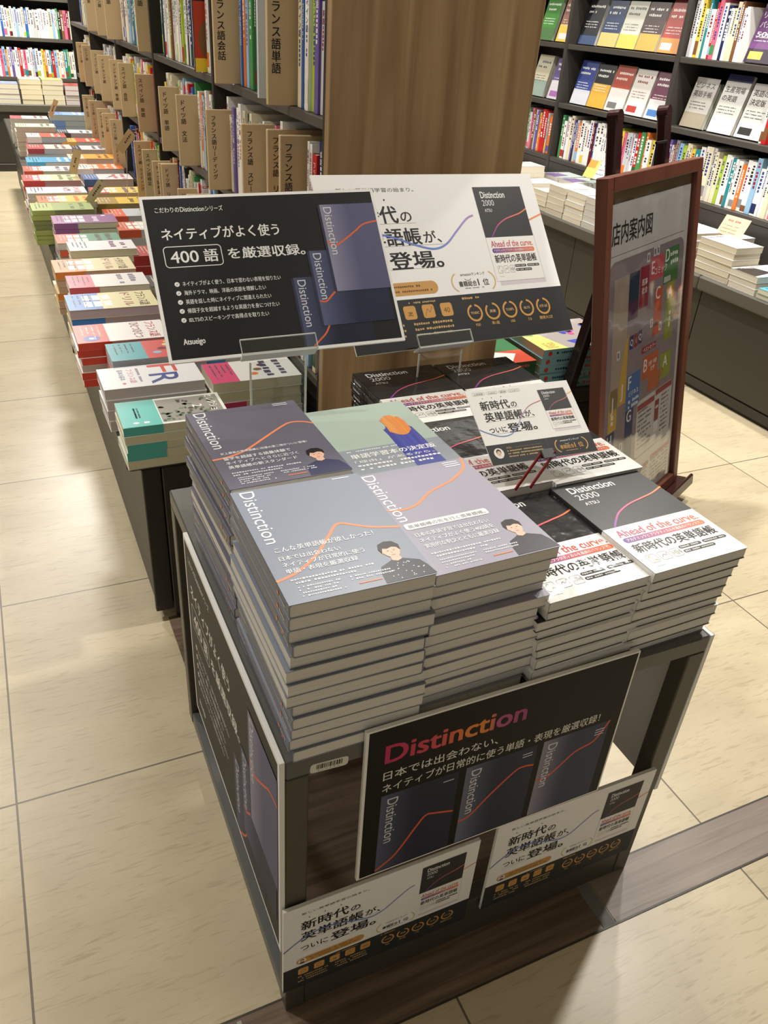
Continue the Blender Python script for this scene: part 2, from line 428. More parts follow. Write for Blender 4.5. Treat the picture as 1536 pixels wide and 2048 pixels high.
while x < .036:
    wd = random.choice((.0005, .0009, .0014)); a.rect(x, .0045, wd, .007, (30, 28, 26), 1); x += wd+random.choice((.0006, .0009))
for k in range(6): a.text(random.choice('0123456789'), .009+k*.0045, .0015, .0026, (40, 38, 36), lay=1)
a.emit(mb, M, 'paper'); mb.build('barcode_label', cube)['label'] = 'white barcode sticker on the front top edge'

# ------------------------------------------------------------------ artwork shared by the boards
NAVY = (40, 46, 66)
def cover_series(nbar, base, lite, curve):
    """printed picture of a series volume on a 1 x 1.4 cover"""
    a = Art()
    a.rect(0, 0, 1, 1.4, grad([(0, lite), (.45, base), (1, base)]), 1, 10)
    a.text('Distinction', .08, 1.32, .2, (225, 226, 232), rot=-math.pi/2, w=.80, lay=3)
    for k in range(nbar): a.rect(.80, 1.28-k*.045, .14, .014, (225, 226, 232), 3)
    a.stroke(curve, .03, (226, 98, 62), 2)
    return a
C1 = [(0, .03), (.25, .22), (.5, .62), (.62, .78), (.75, .76), (1.0, .68)]
C2 = [(0, .42), (.16, .46), (.4, .72), (.72, 1.02), (.86, 1.06), (1, 1.03)]
C3 = [(0, .70), (.16, .68), (.32, .80), (.55, 1.0), (.8, 1.08), (.92, 1.24), (1, 1.4)]
VOL1 = cover_series(1, (38, 44, 64), (88, 94, 122), C1)
VOL2 = cover_series(2, (44, 50, 72), (112, 118, 142), C2)
VOL3 = cover_series(3, (58, 64, 92), (150, 146, 166), C3)
PG = [(0, (110, 62, 160)), (.5, (206, 92, 140)), (1, (244, 138, 88))]
def cover_2000(detail=True):
    """printed picture of the 2000 volume on a 1 x 1.29 cover, band included"""
    a = Art()
    a.rect(0, .595, 1, .695, (58, 58, 60), 1); a.rect(0, 0, 1, .595, (246, 245, 243), 1)
    a.text('Distinction', .12, 1.135, .130, (246, 246, 246), bold=.02, w=.50, lay=3)
    a.text('2000', .12, 1.030, .115, (226, 226, 228), w=.24, lay=3); a.text('ATSU', .13, .945, .062, (236, 236, 236), bold=.012, w=.15, lay=3)
    a.stroke([(.13, .595), (.22, .68), (.33, .765), (.5, .838), (.68, .880), (.84, .915), (1, .975)], .017, grad([(.1, (120, 70, 175)), (.35, (205, 90, 140)), (1, (246, 140, 84))]), 2)
    a.text('Ahead of the curve.', .07, .462, .125, grad([(0, (188, 70, 108)), (1, (232, 112, 74))]), bold=.012, w=.87, lay=3)
    a.rrect(.065, .382, .88, .062, .03, grad([(0, (84, 60, 150)), (.5, (206, 92, 130)), (1, (244, 130, 74))]), 2, 8)
    a.text('アカデミックとプラクティカルを最高のバランスで。', .095, .398, .04, (250, 246, 246), bold=.012, w=.82, lay=3)
    a.text('新時代の英単語帳', .07, .255, .118, INK, bold=.022, w=.87, lay=3)
    for k in range(3): a.outline(.075+k*.125, .105, .1, .1, .02, .005, (156, 156, 152), 2)
    a.stroke([(.095, .165), (.11, .188), (.125, .18)], .007, (160, 176, 110), 3); a.stroke([(.13, .13), (.145, .14), (.16, .12)], .007, (160, 176, 110), 3)
    a.stroke([(.22, .14), (.245, .17), (.265, .155), (.29, .185)], .006, (140, 140, 138), 3)
    for k in range(6): a.rect(.34+k*.014, .155-(.02, .01, .03, .03, .012, .02)[k], .006, (.04, .02, .06, .06, .024, .04)[k], (150, 150, 148), 3)
    for (x, y, w_) in ((.44, .175, .24), (.70, .175, .26), (.44, .120, .34)):
        a.rrect(x, y, w_, .036, .018, (62, 62, 62), 2)
        a.greek(x+.015, y+.009, w_-.03, .018, (206, 206, 204), 3)
    a.rect(.08, .06, .09, .004, (150, 150, 150), 2)
    return a
BOOK2000 = cover_2000()
CHECK = None
def art_400(wd, ht):
    """black poster: the 400-word books, drawn on wd x ht"""
    a = Art(); k = wd/.33
    A = Art()
    A.rect(0, 0, .33, .232, (250, 250, 249), 0); A.rect(.0042, .0042, .3216, .2236, (40, 40, 41), 1)
    A.text('こだわりの', .0175, .2085, .0085, WHITE, w=.032, bold=.01); A.text('Distinction', .0508, .2085, .0098, WHITE, w=.032, bold=.01)
    A.text('シリーズ', .084, .2085, .0085, WHITE, w=.024, bold=.01)
    A.text('ネイティブがよく使う', .020, .170, .0185, WHITE, w=.160, bold=.022)
    A.outline(.0185, .130, .077, .030, .0055, .0011, WHITE, 2)
    A.text('400', .0265, .1365, .0235, WHITE, w=.037, bold=.014); A.text('語', .0705, .1375, .0195, WHITE, w=.019, bold=.022)
    A.text('を厳選収録。', .103, .139, .0175, WHITE, w=.108, bold=.022)
    for i, s in enumerate(('ネイティブがよく使う、日本で習わない表現を知りたい', '海外ドラマ、映画、洋画の英語を理解したい', '英語を話した時にネイティブに間違えられたい', '帰国子女を超越するような英語力を身につけたい', 'IELTSのスピーキングで高得点を取りたい')):
        y = .104-i*.0125
        A.ell(.0285, y+.0028, .0033, .0033, WHITE, 2); A.stroke([(.0270, y+.0028), (.0281, y+.0016), (.0301, y+.0042)], .0006, (40, 40, 41), 3, 1)
        A.text(s, .0355, y, .0072, WHITE, w=(.133, .110, .115, .124, .107)[i], bold=.012)
    A.text('Atsueigo', .0225, .0235, .0112, WHITE, w=.0285, bold=.035)
    for (x, y, w_, h_, vol, top) in ((.186, .0045, .085, .100, VOL1, 0), (.216, .032, .088, .110, VOL2, 0), (.245, .080, .080, .130, VOL3, 0)):
        A.rect(x-.0035, y, .0035, h_*.99, (58, 62, 84), 4 if vol is VOL1 else (8 if vol is VOL2 else 12))
    def vol(x, y, w_, h_, lite, base, lay, cur):
        A.rect(x, y, w_, h_, grad([(x, lite), (x+w_*.5, base), (x+w_, base)]), lay, 8)
        A.text('Distinction', x+.0045, y+h_-.004, .017, (222, 223, 230), rot=-math.pi/2, w=h_*.55 if h_ > .12 else .068, lay=lay+2)
        A.stroke(cur, .0024, (232, 112, 66), lay+1)
    vol(.186, .0045, .1, .100, (84, 92, 122), (40, 44, 62), 4, [(.196, .0045), (.208, .014), (.217, .022), (.224, .033)])
    vol(.216, .032, .105, .110, (96, 104, 138), (44, 50, 74), 8, [(.217, .068), (.226, .067), (.236, .075), (.246, .084)])
    vol(.245, .080, .0808, .130, (150, 148, 172), (96, 98, 132), 12, [(.246, .155), (.256, .148), (.272, .156), (.29, .168), (.305, .178), (.3258, .182)])
    a.sub(A, 0, 0, k, ht/.232)
    return a
def art_2000(wd, ht, person=True):
    """white poster announcing the new word book, drawn on wd x ht"""
    A = Art(); W, H = .41, .28
    DK = (50, 52, 54)
    A.rect(0, 0, W, H, (246, 246, 246), 0); A.rect(0, 0, W, .078, DK, 1)
    A.text('新しい英単語学習の始まり。', .035, .252, .0075, (88, 88, 90), w=.135)
    for x in (.050, .081, .113): A.ell(x, .2385, .0016, .0016, INK, 2, 8)
    A.text('新時代', .034, .203, .0305, INK, w=.096, bold=.025); A.text('の', .134, .203, .021, INK, w=.02, bold=.015)
    A.text('英単語帳', .034, .1665, .0305, INK, w=.128, bold=.025); A.text('が、', .166, .1675, .022, INK, w=.032, bold=.015)
    A.text('ついに', .034, .1305, .021, INK, w=.056, bold=.015); A.text('登場。', .095, .128, .0305, INK, w=.096, bold=.025)
    for y, w_ in ((.1995, .125), (.163, .165), (.1255, .155)): A.rect(.034, y, w_, .0005, (150, 150, 152), 2)
    A.stroke([(0, .145), (.03, .168), (.06, .182), (.10, .181), (.15, .163), (.18, .156), (.205, .163), (.23, .183), (.255, .203), (.27, .209)], .0032, grad([(0, (96, 116, 190)), (.18, (112, 140, 220)), (.25, (170, 150, 214)), (.41, (240, 140, 110))]), 4)
    A.rrect(.026, .084, .142, .021, .0105, (206, 158, 92), 2); A.ell(.038, .0945, .0085, .0085, (240, 236, 228), 3); A.ell(.038, .0962, .0042, .0048, (60, 50, 46), 4); A.ell(.038, .0943, .003, .004, (224, 188, 160), 5); A.ell(.038, .0885, .0055, .003, (70, 70, 76), 5)
    A.greek(.052, .0965, .09, .0035, (120, 84, 44), 3); A.greek(.052, .089, .105, .0035, (120, 84, 44), 3)
    A.arc(.2115, .098, .016, .0022, 115, 245, (216, 184, 122), 2); A.arc(.263, .098, .016, .0022, -65, 65, (216, 184, 122), 2)
    A.text('ランキング', .236, .1085, .0055, INK, w=.026); A.text('amazon', .2145, .1085, .0062, INK, w=.0205)
    A.arc(.227, .1085, .008, .0007, 220, 320, INK, 2)
    A.text('書籍総合', .208, .0915, .0098, INK, w=.034, bold=.012); A.text('1', .2445, .091, .0155, INK, bold=.02); A.text('位', .2545, .0915, .012, INK, w=.0115, bold=.01)
    A.greek(.218, .0865, .036, .0022, (140, 140, 142), 2)
    for k in range(5):
        x = .03+k*.033; A.rrect(x, .046, .0215, .0215, .004, (212, 160, 92), 2)
        if k == 2: A.text('æ', x+.0108, .0515, .014, (120, 84, 44), al='c')
        elif k == 4: A.text('40', x+.0108, .052, .0115, (120, 84, 44), al='c')
        elif k == 3: A.stroke([(x+.004, .05), (x+.009, .06), (x+.013, .055), (x+.018, .064)], .0007, (120, 84, 44), 3)
        else: A.outline(x+.006, .052, .0095, .0095, .003, .0008, (120, 84, 44), 3)
    for k in range(3): A.greek(.03, .036-k*.0085, .062, .0042, (206, 172, 116), 3); A.greek(.108, .036-k*.0085, .070, .0042, (206, 172, 116), 3)
    A.greek(.108, .0705, .05, .003, (206, 172, 116), 3)
    A.greek(.206, .0695, .034, .0042, (222, 176, 108), 3)
    for k, (s, s2) in enumerate((('TOEIC', '920'), ('英検', '準1級'), ('TOEFL', '100'), ('IELTS', '7.0'), ('大学入試', '難関大2次'))):
        x = .2235+k*.0345
        A.arc(x, .0465, .0128, .0032, 80-360*(.93, .86, .93, .9, .9)[k]+0, 80, (216, 160, 88), 2, 30)
        A.text(s, x, .0445, .0056, (232, 196, 140), al='c', w=.0165 if k in (0, 2, 4) else .012, bold=.01)
        A.text(s2, x, .0245, .0062, (222, 176, 108), al='c', bold=.01)
    A.rect(.2885, .0875, .094, .1, (222, 212, 220), 1)
    A.sub(BOOK2000, .283, .0945, .098, .126, dl=4)
    A.stroke([(.381, .197), (.395, .202), (W, .207)], .0028, (244, 150, 106), 3)
    return Art().sub(A, 0, 0, wd/W, ht/H)
def art_series(wd, ht):
    A = Art(); W, H = .36, .255
    A.rect(0, 0, W, H, (246, 245, 242), 0); A.rect(.0035, .002, .354, .2505, (8, 8, 9), 1)
    A.text('Distinction', .024, .198, .040, grad([(.02, (196, 44, 104)), (.09, (220, 84, 92)), (.13, (240, 142, 64)), (.155, (236, 140, 70)), (.165, (190, 90, 140)), (.22, (168, 66, 130))]), w=.182, bold=.03)
    A.text('日本では出会わない、', .024, .171, .0155, (236, 233, 226), w=.148, bold=.008)
    A.text('ネイティブが日常的に使う単語・表現を厳選収録！', .024, .150, .0155, (236, 233, 226), w=.300, bold=.008)
    for (x, v) in ((.024, VOL1), (.134, VOL2), (.243, VOL3)): A.sub(v, x, .0035, .1, .1, dl=2)
    return Art().sub(A, 0, 0, wd/W, ht/H)
def board(name, O, r, u, wd, ht, art, label, th=.005, edge=(240, 240, 238), cat='sign'):
    """foam board of thickness th behind its printed face; O is the bottom left of the face"""
    M = frame(O, r, u); root = empty(name, O)
    mi = Matrix.Translation(-Vector(O)) @ M
    mb = MB(); mb.bbox(0, wd, 0, ht, -th, 0, .0004, edge, 'board', mi); mb.build('foam_board', root)
    mb = MB(); art.emit(mb, mi, 'board', .00006); mb.build('printed_sheet', root)
    tag(root, label, cat); return root
up_ = (0, 0, 1)
board('poster_board', (.086, -.0075, .2545), (1, 0, .004), up_, .359, .255, art_series(.359, .255), 'black foam board with three navy book covers fixed to front of display cube')
board('poster_board', (-.006, -.0075, .066), (1, 0, -.004), up_, .267, .177, art_2000(.267, .177), 'white and black poster board low on front of cube, left of the pair')
board('poster_board', (.286, -.0075, .071), (1, 0, -.006), up_, .263, .184, art_2000(.263, .184), 'white and black poster board low on front of cube, right of the pair')
board('poster_board', (-.0068, .442, .150), (0, -1, 0), (0, 0, 1), .442, .343, art_400(.442, .343), 'black poster board with white edge covering left side of display cube', .006)
blank = Art().rect(0, 0, .442, .300, (40, 40, 41), 1)
board('poster_board', (.5768, .0, .190), (0, 1, 0), (0, 0, 1), .442, .300, blank, 'white-edged board covering right side of display cube, seen edge on', .006)
# ------------------------------------------------------------------ tilted boards on clear stands
rA, uA = (.998, -.056, .027), (.017, .662, .749)
board('poster_board', (-.001, .469, .7365), rA, uA, .3296, .232, art_400(.3296, .232), 'tilted black poster board with 400 words headline on clear stand', .004)
rB, uB = (.995, .09, -.019), (-.041, .64, .768)
board('poster_board', (.298, .550, .686), rB, uB, .438, .297, art_2000(.438, .297), 'large tilted white poster board behind the black one on clear stand', .004)
def stand(O, r, u, off, wd, base_z, label, foot=.06):
    """acrylic stand: channel lip under the board, back rest, upright plate and foot"""
    M = frame(O, r, u); root = empty('acrylic_stand', O); mi = Matrix.Translation(-Vector(O)) @ M
    mb = MB(); mb.box(off-.012, off+wd+.012, -.004, -.0012, -.008, .014, (222, 226, 222), 'gloss', mi); mb.box(off-.012, off+wd+.012, -.0012, .018, .0125, .0150, (230, 240, 235), 'clear', mi)
    mb.box(off-.012, off+wd+.012, .0172, .0184, .0122, .0153, (226, 230, 226), 'gloss', mi)  # off-white lip edges: light caught by the acrylic rim, painted as colour
    for q in (off-.0125, off+wd+.0118): mb.box(q, q+.0008, -.004, .018, .0122, .0153, (206, 212, 208), 'gloss', mi)
    mb.build('lip', root)
    mb = MB(); mb.box(off, off+wd, -.001, .10, -.008, -.0055, (230, 240, 235), 'clear', mi); mb.build('back_rest', root)
    p = M @ Vector((off+wd/2, -.004, -.0065)); z0 = base_z
    def bx(x0, x1, y0, y1, za, zb, mat, c=(226, 234, 230)):
        m_ = MB(); m_.box(p.x+x0-O[0], p.x+x1-O[0], p.y+y0-O[1], p.y+y1-O[1], za-O[2], zb-O[2], c, mat); return m_
    bx(-wd/2+.002, wd/2-.002, -.001, .001, z0+.003, p.z-.004, 'clear').build('upright', root)
    for sx in (-1, 1): bx(sx*wd/2-.0012, sx*wd/2+.0012, -.0012, .0012, z0, p.z-.004, 'gloss').build('polished_edge', root)  # opaque pale strips, the glow of clear acrylic edges put into their colour
    bx(-wd/2, wd/2, .002, foot, z0, z0+.003, 'clear').build('foot', root)
    tag(root, label, 'sign holder')
stand((-.001, .469, .7365), rA, uA, .105, .079, TH+.0005, 'clear acrylic stand under the tilted black poster board')
stand((.298, .550, .686), rB, uB, .118, .079, TH+.0005, 'clear acrylic stand under the large tilted white poster board', -.004)

# small card on a red clip
def art_card(wd, ht):
    A = Art(); W, H = .30, .205; DK = (52, 54, 57)
    A.rect(0, 0, W, H, (246, 247, 245), 0); A.rect(0, 0, W, .052, DK, 1); A.rect(.168, .0, .0008, .052, (80, 82, 84), 2)
    for k, s in enumerate(('大学受験', 'TOEIC', '英検', 'ビジネス')):
        x = (.016, .056, .092, .119)[k]; w_ = (.036, .032, .024, .034)[k]
        A.outline(x, .188, w_, .008, .004, .0006, (150, 150, 150), 2); A.text(s, x+w_/2, .1898, .0045, (110, 110, 110), al='c', w=w_*.7)
    for x in (.040, .066, .093): A.ell(x, .1785, .0013, .0013, INK, 2, 8)
    A.text('新時代', .026, .148, .0265, INK, w=.082, bold=.025); A.text('の', .112, .148, .018, INK, w=.017, bold=.015)
    A.text('英単語帳', .026, .116, .0265, INK, w=.110, bold=.025); A.text('が、', .139, .117, .019, INK, w=.027, bold=.015)
    A.text('ついに', .026, .083, .0185, INK, w=.048, bold=.015); A.text('登場。', .078, .081, .0265, INK, w=.082, bold=.025)
    for y, w_ in ((.145, .105), (.113, .14), (.079, .135)): A.rect(.026, y, w_, .0005, (150, 150, 152), 2)
    A.stroke([(0, .096), (.02, .084), (.05, .072), (.08, .074), (.105, .092), (.13, .12), (.16, .144), (.2, .156)], .0022, grad([(0, (96, 116, 190)), (.08, (112, 140, 220)), (.13, (190, 150, 200)), (.2, (226, 120, 120))]), 4)
    A.ell(.028, .029, .0135, .0135, (240, 236, 230), 2); A.ell(.028, .032, .0065, .0075, (74, 54, 46), 3); A.ell(.028, .0285, .005, .0065, (228, 190, 164), 4); A.ell(.028, .019, .0085, .0042, (236, 232, 228), 4)
    A.text('ATSU', .052, .0375, .0068, (214, 170, 104), w=.014, bold=.01)
    A.rect(.075, .0395, .075, .0006, (160, 130, 86), 2)
    for k in range(3): A.greek(.052, .030-k*.0075, .10-.02*(k == 2), .0036, (206, 172, 116), 3)
    A.arc(.205, .026, .018, .0028, 115, 245, (214, 168, 100), 2); A.arc(.262, .026, .018, .0028, -65, 65, (214, 168, 100), 2)
    A.text('amazon', .205, .0375, .0062, WHITE, w=.024, bold=.01); A.text('ランキング', .231, .0375, .0055, WHITE, w=.03, bold=.01); A.arc(.222, .037, .008, .0007, 220, 320, WHITE, 2)
    A.text('書籍総合', .199, .018, .0115, (222, 170, 100), w=.040, bold=.012); A.text('1', .2415, .0175, .018, (222, 170, 100), bold=.02); A.text('位', .2525, .018, .0145, (222, 170, 100), w=.0145, bold=.01)
    A.greek(.212, .0105, .042, .0022, (200, 160, 104), 2)
    A.rect(.2055, .066, .077, .112, (224, 216, 222), 1)
    A.sub(BOOK2000, .2015, .0735, .0785, .0865, dl=4)
    A.stroke([(.281, .165), (.29, .168), (W, .172)], .0022, (244, 176, 96), 3)
    return Art().sub(A, 0, 0, wd/W, ht/H)
s_ = .90
c0 = Vector((-.1725, -.5217, 1.1423))
cardO = c0+s_*(Vector((.409, .305, .6045))-c0); rC = (.997, -.05, .006); uC = (.045, .852, .522)
wdC, htC = .176*s_*1.005, .1285*s_
M = frame(cardO, rC, uC)
root = empty('promotion_card', cardO); mi = Matrix.Translation(-cardO) @ M
mb = MB(); mb.bbox(0, wdC, 0, htC, -.0016, 0, .0003, (240, 240, 238), 'board', mi); art_card(wdC, htC).emit(mb, mi, 'board', .00006); mb.build('card', root)
tag(root, 'small white and black card on red clip above the wrapped word books', 'sign')
TOPZ = .630
root2 = empty('card_clip', cardO)
for k, dx in enumerate((.072, .094)):
    p0 = M @ Vector((dx, .006, .0022)); p1 = Vector((p0.x-.052, p0.y-.028, TOPZ+.0045))
    mb = MB(); mb.beam(p0-cardO, p1-cardO, .0045, .0022, (1, .4, 0), (124, 20, 22), 'gloss', .0005); mb.build('leg', root2)
pa = M @ Vector((.083, -.012, .0034)); 
mb = MB(); mb.bbox(.074, .092, -.002, .012, .0008, .0034, .0006, (96, 98, 100), 'gloss', mi); mb.build('clip', root2)
tag(root2, 'red legged clip holding the small white card over the word books', 'sign holder')

# ------------------------------------------------------------------ word books on the cube
BW, BL_ = .146, .2005
def cover_profile(w_, t_, th=.0007, r=.0025, n=4):
    """C-shaped section of a soft cover: spine at x = 0, open at x = w_"""
    out = [(w_, t_), (r, t_)]
    out += [(r-r*math.sin(math.pi/2*k/n), t_-r+r*math.cos(math.pi/2*k/n)) for k in range(1, n+1)]
    out += [(r-r*math.cos(math.pi/2*k/n), r-r*math.sin(math.pi/2*k/n)) for k in range(0, n+1)]
    out += [(w_, 0)]
    inn = [(w_, th), (r, th), (th, r), (th, t_-r), (r, t_-th), (w_, t_-th)]
    return out+inn
def cover_mesh(w_, l_, t_, col, mat, art=None, spine=None, spinecol=None, artmat=None):
    mb = MB(); prof = cover_profile(w_, t_); n = len(prof)
    vs = [(x, 0, z) for x, z in prof]+[(x, l_, z) for x, z in prof]
    fs = [(i, (i+1) % n, (i+1) % n+n, i+n) for i in range(n)]
    no = n-6; m_ = [no+5-0, no+4, no+3, no+2, no+1, no]   # inner loop matched to the outer one
    for e in (0, n):
        # end faces: the top leaf, the spine and the bottom leaf
        fs += [(0+e, 1+e, no+4+e, no+5+e), (no-1+e, no+0+e, no+1+e, no-2+e)]
        fs += [tuple(i+e for i in list(range(1, 6))+[no+3, no+4]), tuple(i+e for i in list(range(6, no-1))+[no+1, no+2]), (5+e, 6+e, no+2+e, no+3+e)]
    mb.add(vs, fs, col, mat)
    if spinecol: mb.box(-.0002, .0004, .001, l_-.001, .002, t_-.002, spinecol, mat)
    if art: art.emit(mb, Matrix.Translation((0, 0, t_)), artmat or mat, .00008)
    if spine:
        M = Matrix(((0, 0, -1, -.00035), (-1, 0, 0, l_), (0, 1, 0, 0), (0, 0, 0, 1))); spine.emit(mb, M, mat, .00012)
    return mb.mesh('cover')
def page_mesh(w_, l_, t_, col=(226, 222, 212), mat='pages'):
    mb = MB(); mb.box(.0011, w_-.0008, .0007, l_-.0007, .0008, t_-.0008, col, mat); return mb.mesh('page_block')
def person(a, x, y, k, shirt, dots=False, skin=(226, 186, 164), hair=(38, 32, 32), lay=3):
    """printed half figure of a dark haired man in a sweater; x is the middle, y the bottom"""
    pts = [(-.5, 0), (-.47, .28), (-.40, .50), (-.2, .60), (-.1, .66), (.1, .66), (.22, .60), (.42, .50), (.5, .3), (.56, .0)]
    a.poly([(x+p*k, y+q*k) for p, q in pts], shirt, lay)
    a.poly([(x-.1*k, y+.64*k), (x-.09*k, y+.78*k), (x+.1*k, y+.78*k), (x+.11*k, y+.64*k), (x, y+.59*k)], skin, lay+1)
    a.ell(x, y+.93*k, .175*k, .215*k, skin, lay+2)
    a.poly([(x+p*k, y+q*k) for p, q in ((-.2, .9), (-.23, 1.04), (-.18, 1.2), (-.02, 1.27), (.14, 1.24), (.23, 1.1), (.2, .9), (.165, 1.02), (.06, 1.06), (-.05, 1.02), (-.14, 1.05), (-.17, .98))], hair, lay+3)
    for sx in (-1, 1): a.ell(x+sx*.065*k, y+.945*k, .022*k, .011*k, (52, 40, 38), lay+3, 8); a.ell(x+sx*.175*k, y+.92*k, .025*k, .045*k, skin, lay+1, 8)
    a.rect(x-.012*k, y+.86*k, .024*k, .05*k, (204, 158, 136), lay+3); a.ell(x, y+.80*k, .05*k, .012*k, (186, 112, 104), lay+3, 8)
    if dots:
        rr = random.Random(3)
        for i in range(26):
            px, py = rr.uniform(-.40, .42), rr.uniform(.05, .55)
            if abs(px) < .46-.2*max(0, py-.35)*4: a.ell(x+px*k, y+py*k, .014*k, .014*k, (220, 222, 224), lay+1, 6)
def series_art(nbar, col, curve, lines, pill=None, shirt=(40, 40, 48), dots=False, band=None):
    a = Art(); T = (236, 238, 242)
    a.rect(.0, 0, BW, BL_, col, 0)
    a.text('Distinction', .0085, .1968, .0225, T, rot=-math.pi/2, w=.101, lay=3)
    for k in range(nbar): a.rect(.114, .1945-k*.0045, .020, .0015, T, 3)
    a.stroke(curve, .0032, (240, 142, 98), 2)
    band = band or col
    y = .0735
    if pill:
        a.rrect(.009, .0795, .101, .0115, .003, (226, 228, 228), 4); a.text(pill, .0125, .0822, .0066, (140, 140, 148), w=.094, bold=.008, lay=5)
    else:
        a.text(lines[0], .0125, .0795, lines[1], T, w=lines[2], bold=.012, lay=4)
    for i, (s, w_) in enumerate(lines[3:]):
        a.text(s, .0125, .0655-i*.0105, .0078, T, w=w_, bold=.014, lay=4)
    for i in range(2): a.greek(.0125, .0325-i*.0055, .082-.02*i, .0029, (214, 216, 222), 4)
    for i in range(4): a.greek(.0155, .0205-i*.0044, .042-.004*(i % 3), .0023, (214, 216, 222), 4)
    for i in range(2): a.greek(.066, .0205-i*.0044, .042, .0023, (214, 216, 222), 4)
    a.rect(.071, .009, .023, .0016, (236, 128, 84), 4)
    person(a, .1195, .0015, .0495 if dots else .048, shirt, dots)
    return a
c1 = [(0, .036), (.022, .0439), (.042, .0588), (.0585, .0755), (.0717, .092), (.0838, .1069), (.0914, .1088), (.0997, .1042), (.11, .0975), (.1221, .0915), (BW, .0845)]
c2 = [(0, .0705), (.0135, .0718), (.026, .0748), (.044, .0831), (.0735, .1057), (.1044, .1293), (.1195, .1372), (.1347, .1348), (BW, .1265)]
c3 = [(0, .125), (.014, .119), (.0265, .118), (.045, .1239), (.067, .1403), (.091, .1506), (.108, .158), (.1275, .1718), (.137, .183), (.1425, BL_)]
colI, colII, colIII = (136, 144, 160), (104, 102, 118), (154, 152, 168)
artI = series_art(1, colI, c1, ['こんな英単語帳が欲しかった！', .0092, .103, ('日本では出会わない', .062), ('ネイティブが日常的に使う', .083), ('単語・表現を厳選収録', .072)], shirt=(52, 54, 62), dots=True)
artII = series_art(2, colII, c2, ['史上最高の英単語帳に待望の第二弾がついに登場！', .0058, .108, ('留学を超越する語彙体験で', .082), ('ネイティブへとさらに近づく', .088), ('英単語帳の新スタンダード', .083)], shirt=(58, 60, 92))
artIII = series_art(3, colIII, c3, ['', .008, .1, ('日本の英語学習では出会わない', .088), ('ネイティブがよく使う400語を', .088), ('実用的な例文とともに厳選収録', .088)], pill='英単語帳の先を行く英単語帳。', shirt=(54, 52, 58))
# pale green cover with a brush-painted figure
artG = Art(); artG.rect(0, 0, BW, BL_, (172, 190, 180), 0)
rr = random.Random(5)
for k in range(26):
    u = k/25; x = .084+.038*u; artG.stroke([(x-.004*rr.random(), .035+.01*rr.random()), (x+.003*rr.uniform(-1, 1), .08), (x+.001, .118+.016*math.sin(u*3.1)+.004*rr.random())], .0032, (68+rr.randint(-8, 14), 74+rr.randint(-8, 12), 160+rr.randint(-12, 16)), 2+k*.05)
for k in range(16):
    u = k/15; x = .091+.028*u; artG.stroke([(x, .112-.012*math.sin(u*3.1)), (x+.002, .135), (x-.002+.004*rr.random(), .148+.012*math.sin(u*3.1))], .0032, (226+rr.randint(-14, 8), 150+rr.randint(-16, 14), 70+rr.randint(-10, 24)), 3.5+k*.05)
artG.rect(0, 0, BW, .082, (148, 156, 166), 1); artG.rect(.083, .0, .041, .082, (84, 90, 160), 2)
artG.text('単語学習本の決定版', .012, .058, .0125, (246, 247, 248), w=.118, bold=.022, lay=4)
artG.greek(.012, .0745, .07, .003, (232, 236, 238), 4)
artG.text('「理由」があるから、', .012, .046, .0072, (240, 242, 244), w=.11, bold=.012, lay=4); artG.greek(.012, .037, .115, .005, (236, 238, 240), 4); artG.greek(.012, .028, .1, .005, (236, 238, 240), 4)
# cover and paper band of the 2000 volume
def art2000_top(full=True):
    a = Art(); a.rect(0, 0, BW, BL_, (50, 50, 52), 0)
    k, ky = BW, BL_/1.29
    for vs, fs, col, lay in BOOK2000.items:
        if vs[0][1] > .59 and lay > 1:
            cc = col
            if callable(col): cc = (lambda f: (lambda v: f((v[0]/k, v[1]/ky))))(col)
            a.items.append(([(x*k, y*ky) for x, y in vs], fs, cc, lay))
    return a
def art2000_band():
    a = Art(); k, ky = BW, BL_/1.29; a.rect(0, 0, BW, .595*ky, (243, 243, 241), 0)
    for vs, fs, col, lay in BOOK2000.items:
        if vs[0][1] <= .59 and lay > 1:
            cc = col
            if callable(col): cc = (lambda f: (lambda v: f((v[0]/k, v[1]/ky))))(col)
            a.items.append(([(x*k, y*ky) for x, y in vs], fs, cc, lay))
    return a
BANDL = .595*BL_/1.29
def band_mesh(t_, art=None, mat='gloss'):
    mb = MB(); e = .0003
    prof = cover_profile(BW, t_, .0002, .0024); prof = [(x-e if x < BW/2 else x, z+(e if z > t_/2 else -e)) for x, z in prof]
    mb.extrude(prof[:len(prof)-6]+[(BW, .0001), (.002, .0001), (.0004, .0022), (.0004, t_-.0022), (.002, t_-.0001), (BW, t_-.0001)], -.0003, BANDL, (240, 240, 238), mat, caps=False)
    if art: art.emit(mb, Matrix.Translation((0, 0, t_+e)), mat, .00008)
    return mb.mesh('paper_band')
ORD = ['topmost', 'second from the top', 'third from the top', 'fourth from the top', 'fifth from the top', 'sixth from the top', 'seventh from the top', 'eighth from the top', 'ninth from the top', 'tenth from the top', 'eleventh from the top', 'twelfth from the top', 'thirteenth from the top', 'fourteenth from the top']
def sp_series(t_):
    a = Art(); a.text('Distinction', .012, t_*.5-.0022, .0062, (230, 232, 236), w=.026, lay=2); a.text('Atsueigo', BL_-.026, t_*.5-.0016, .0045, (226, 228, 232), w=.016, bold=.02, lay=2)
    a.rect(BL_-.034, t_*.5-.002, .005, .004, (236, 128, 84), 2); return a
def sp_2000(t_):
    a = Art(); a.text('Distinction', .012, t_*.5-.0022, .006, (240, 240, 240), w=.026, bold=.012, lay=2); return a
ST = {}
def set_parts(root, cover, pages, band=None):
    for nm, me in (('cover', cover), ('page_block', pages), ('paper_band', band)):
        if me:
            o = bpy.data.objects.new(nm, me); COL.objects.link(o); o.parent = root
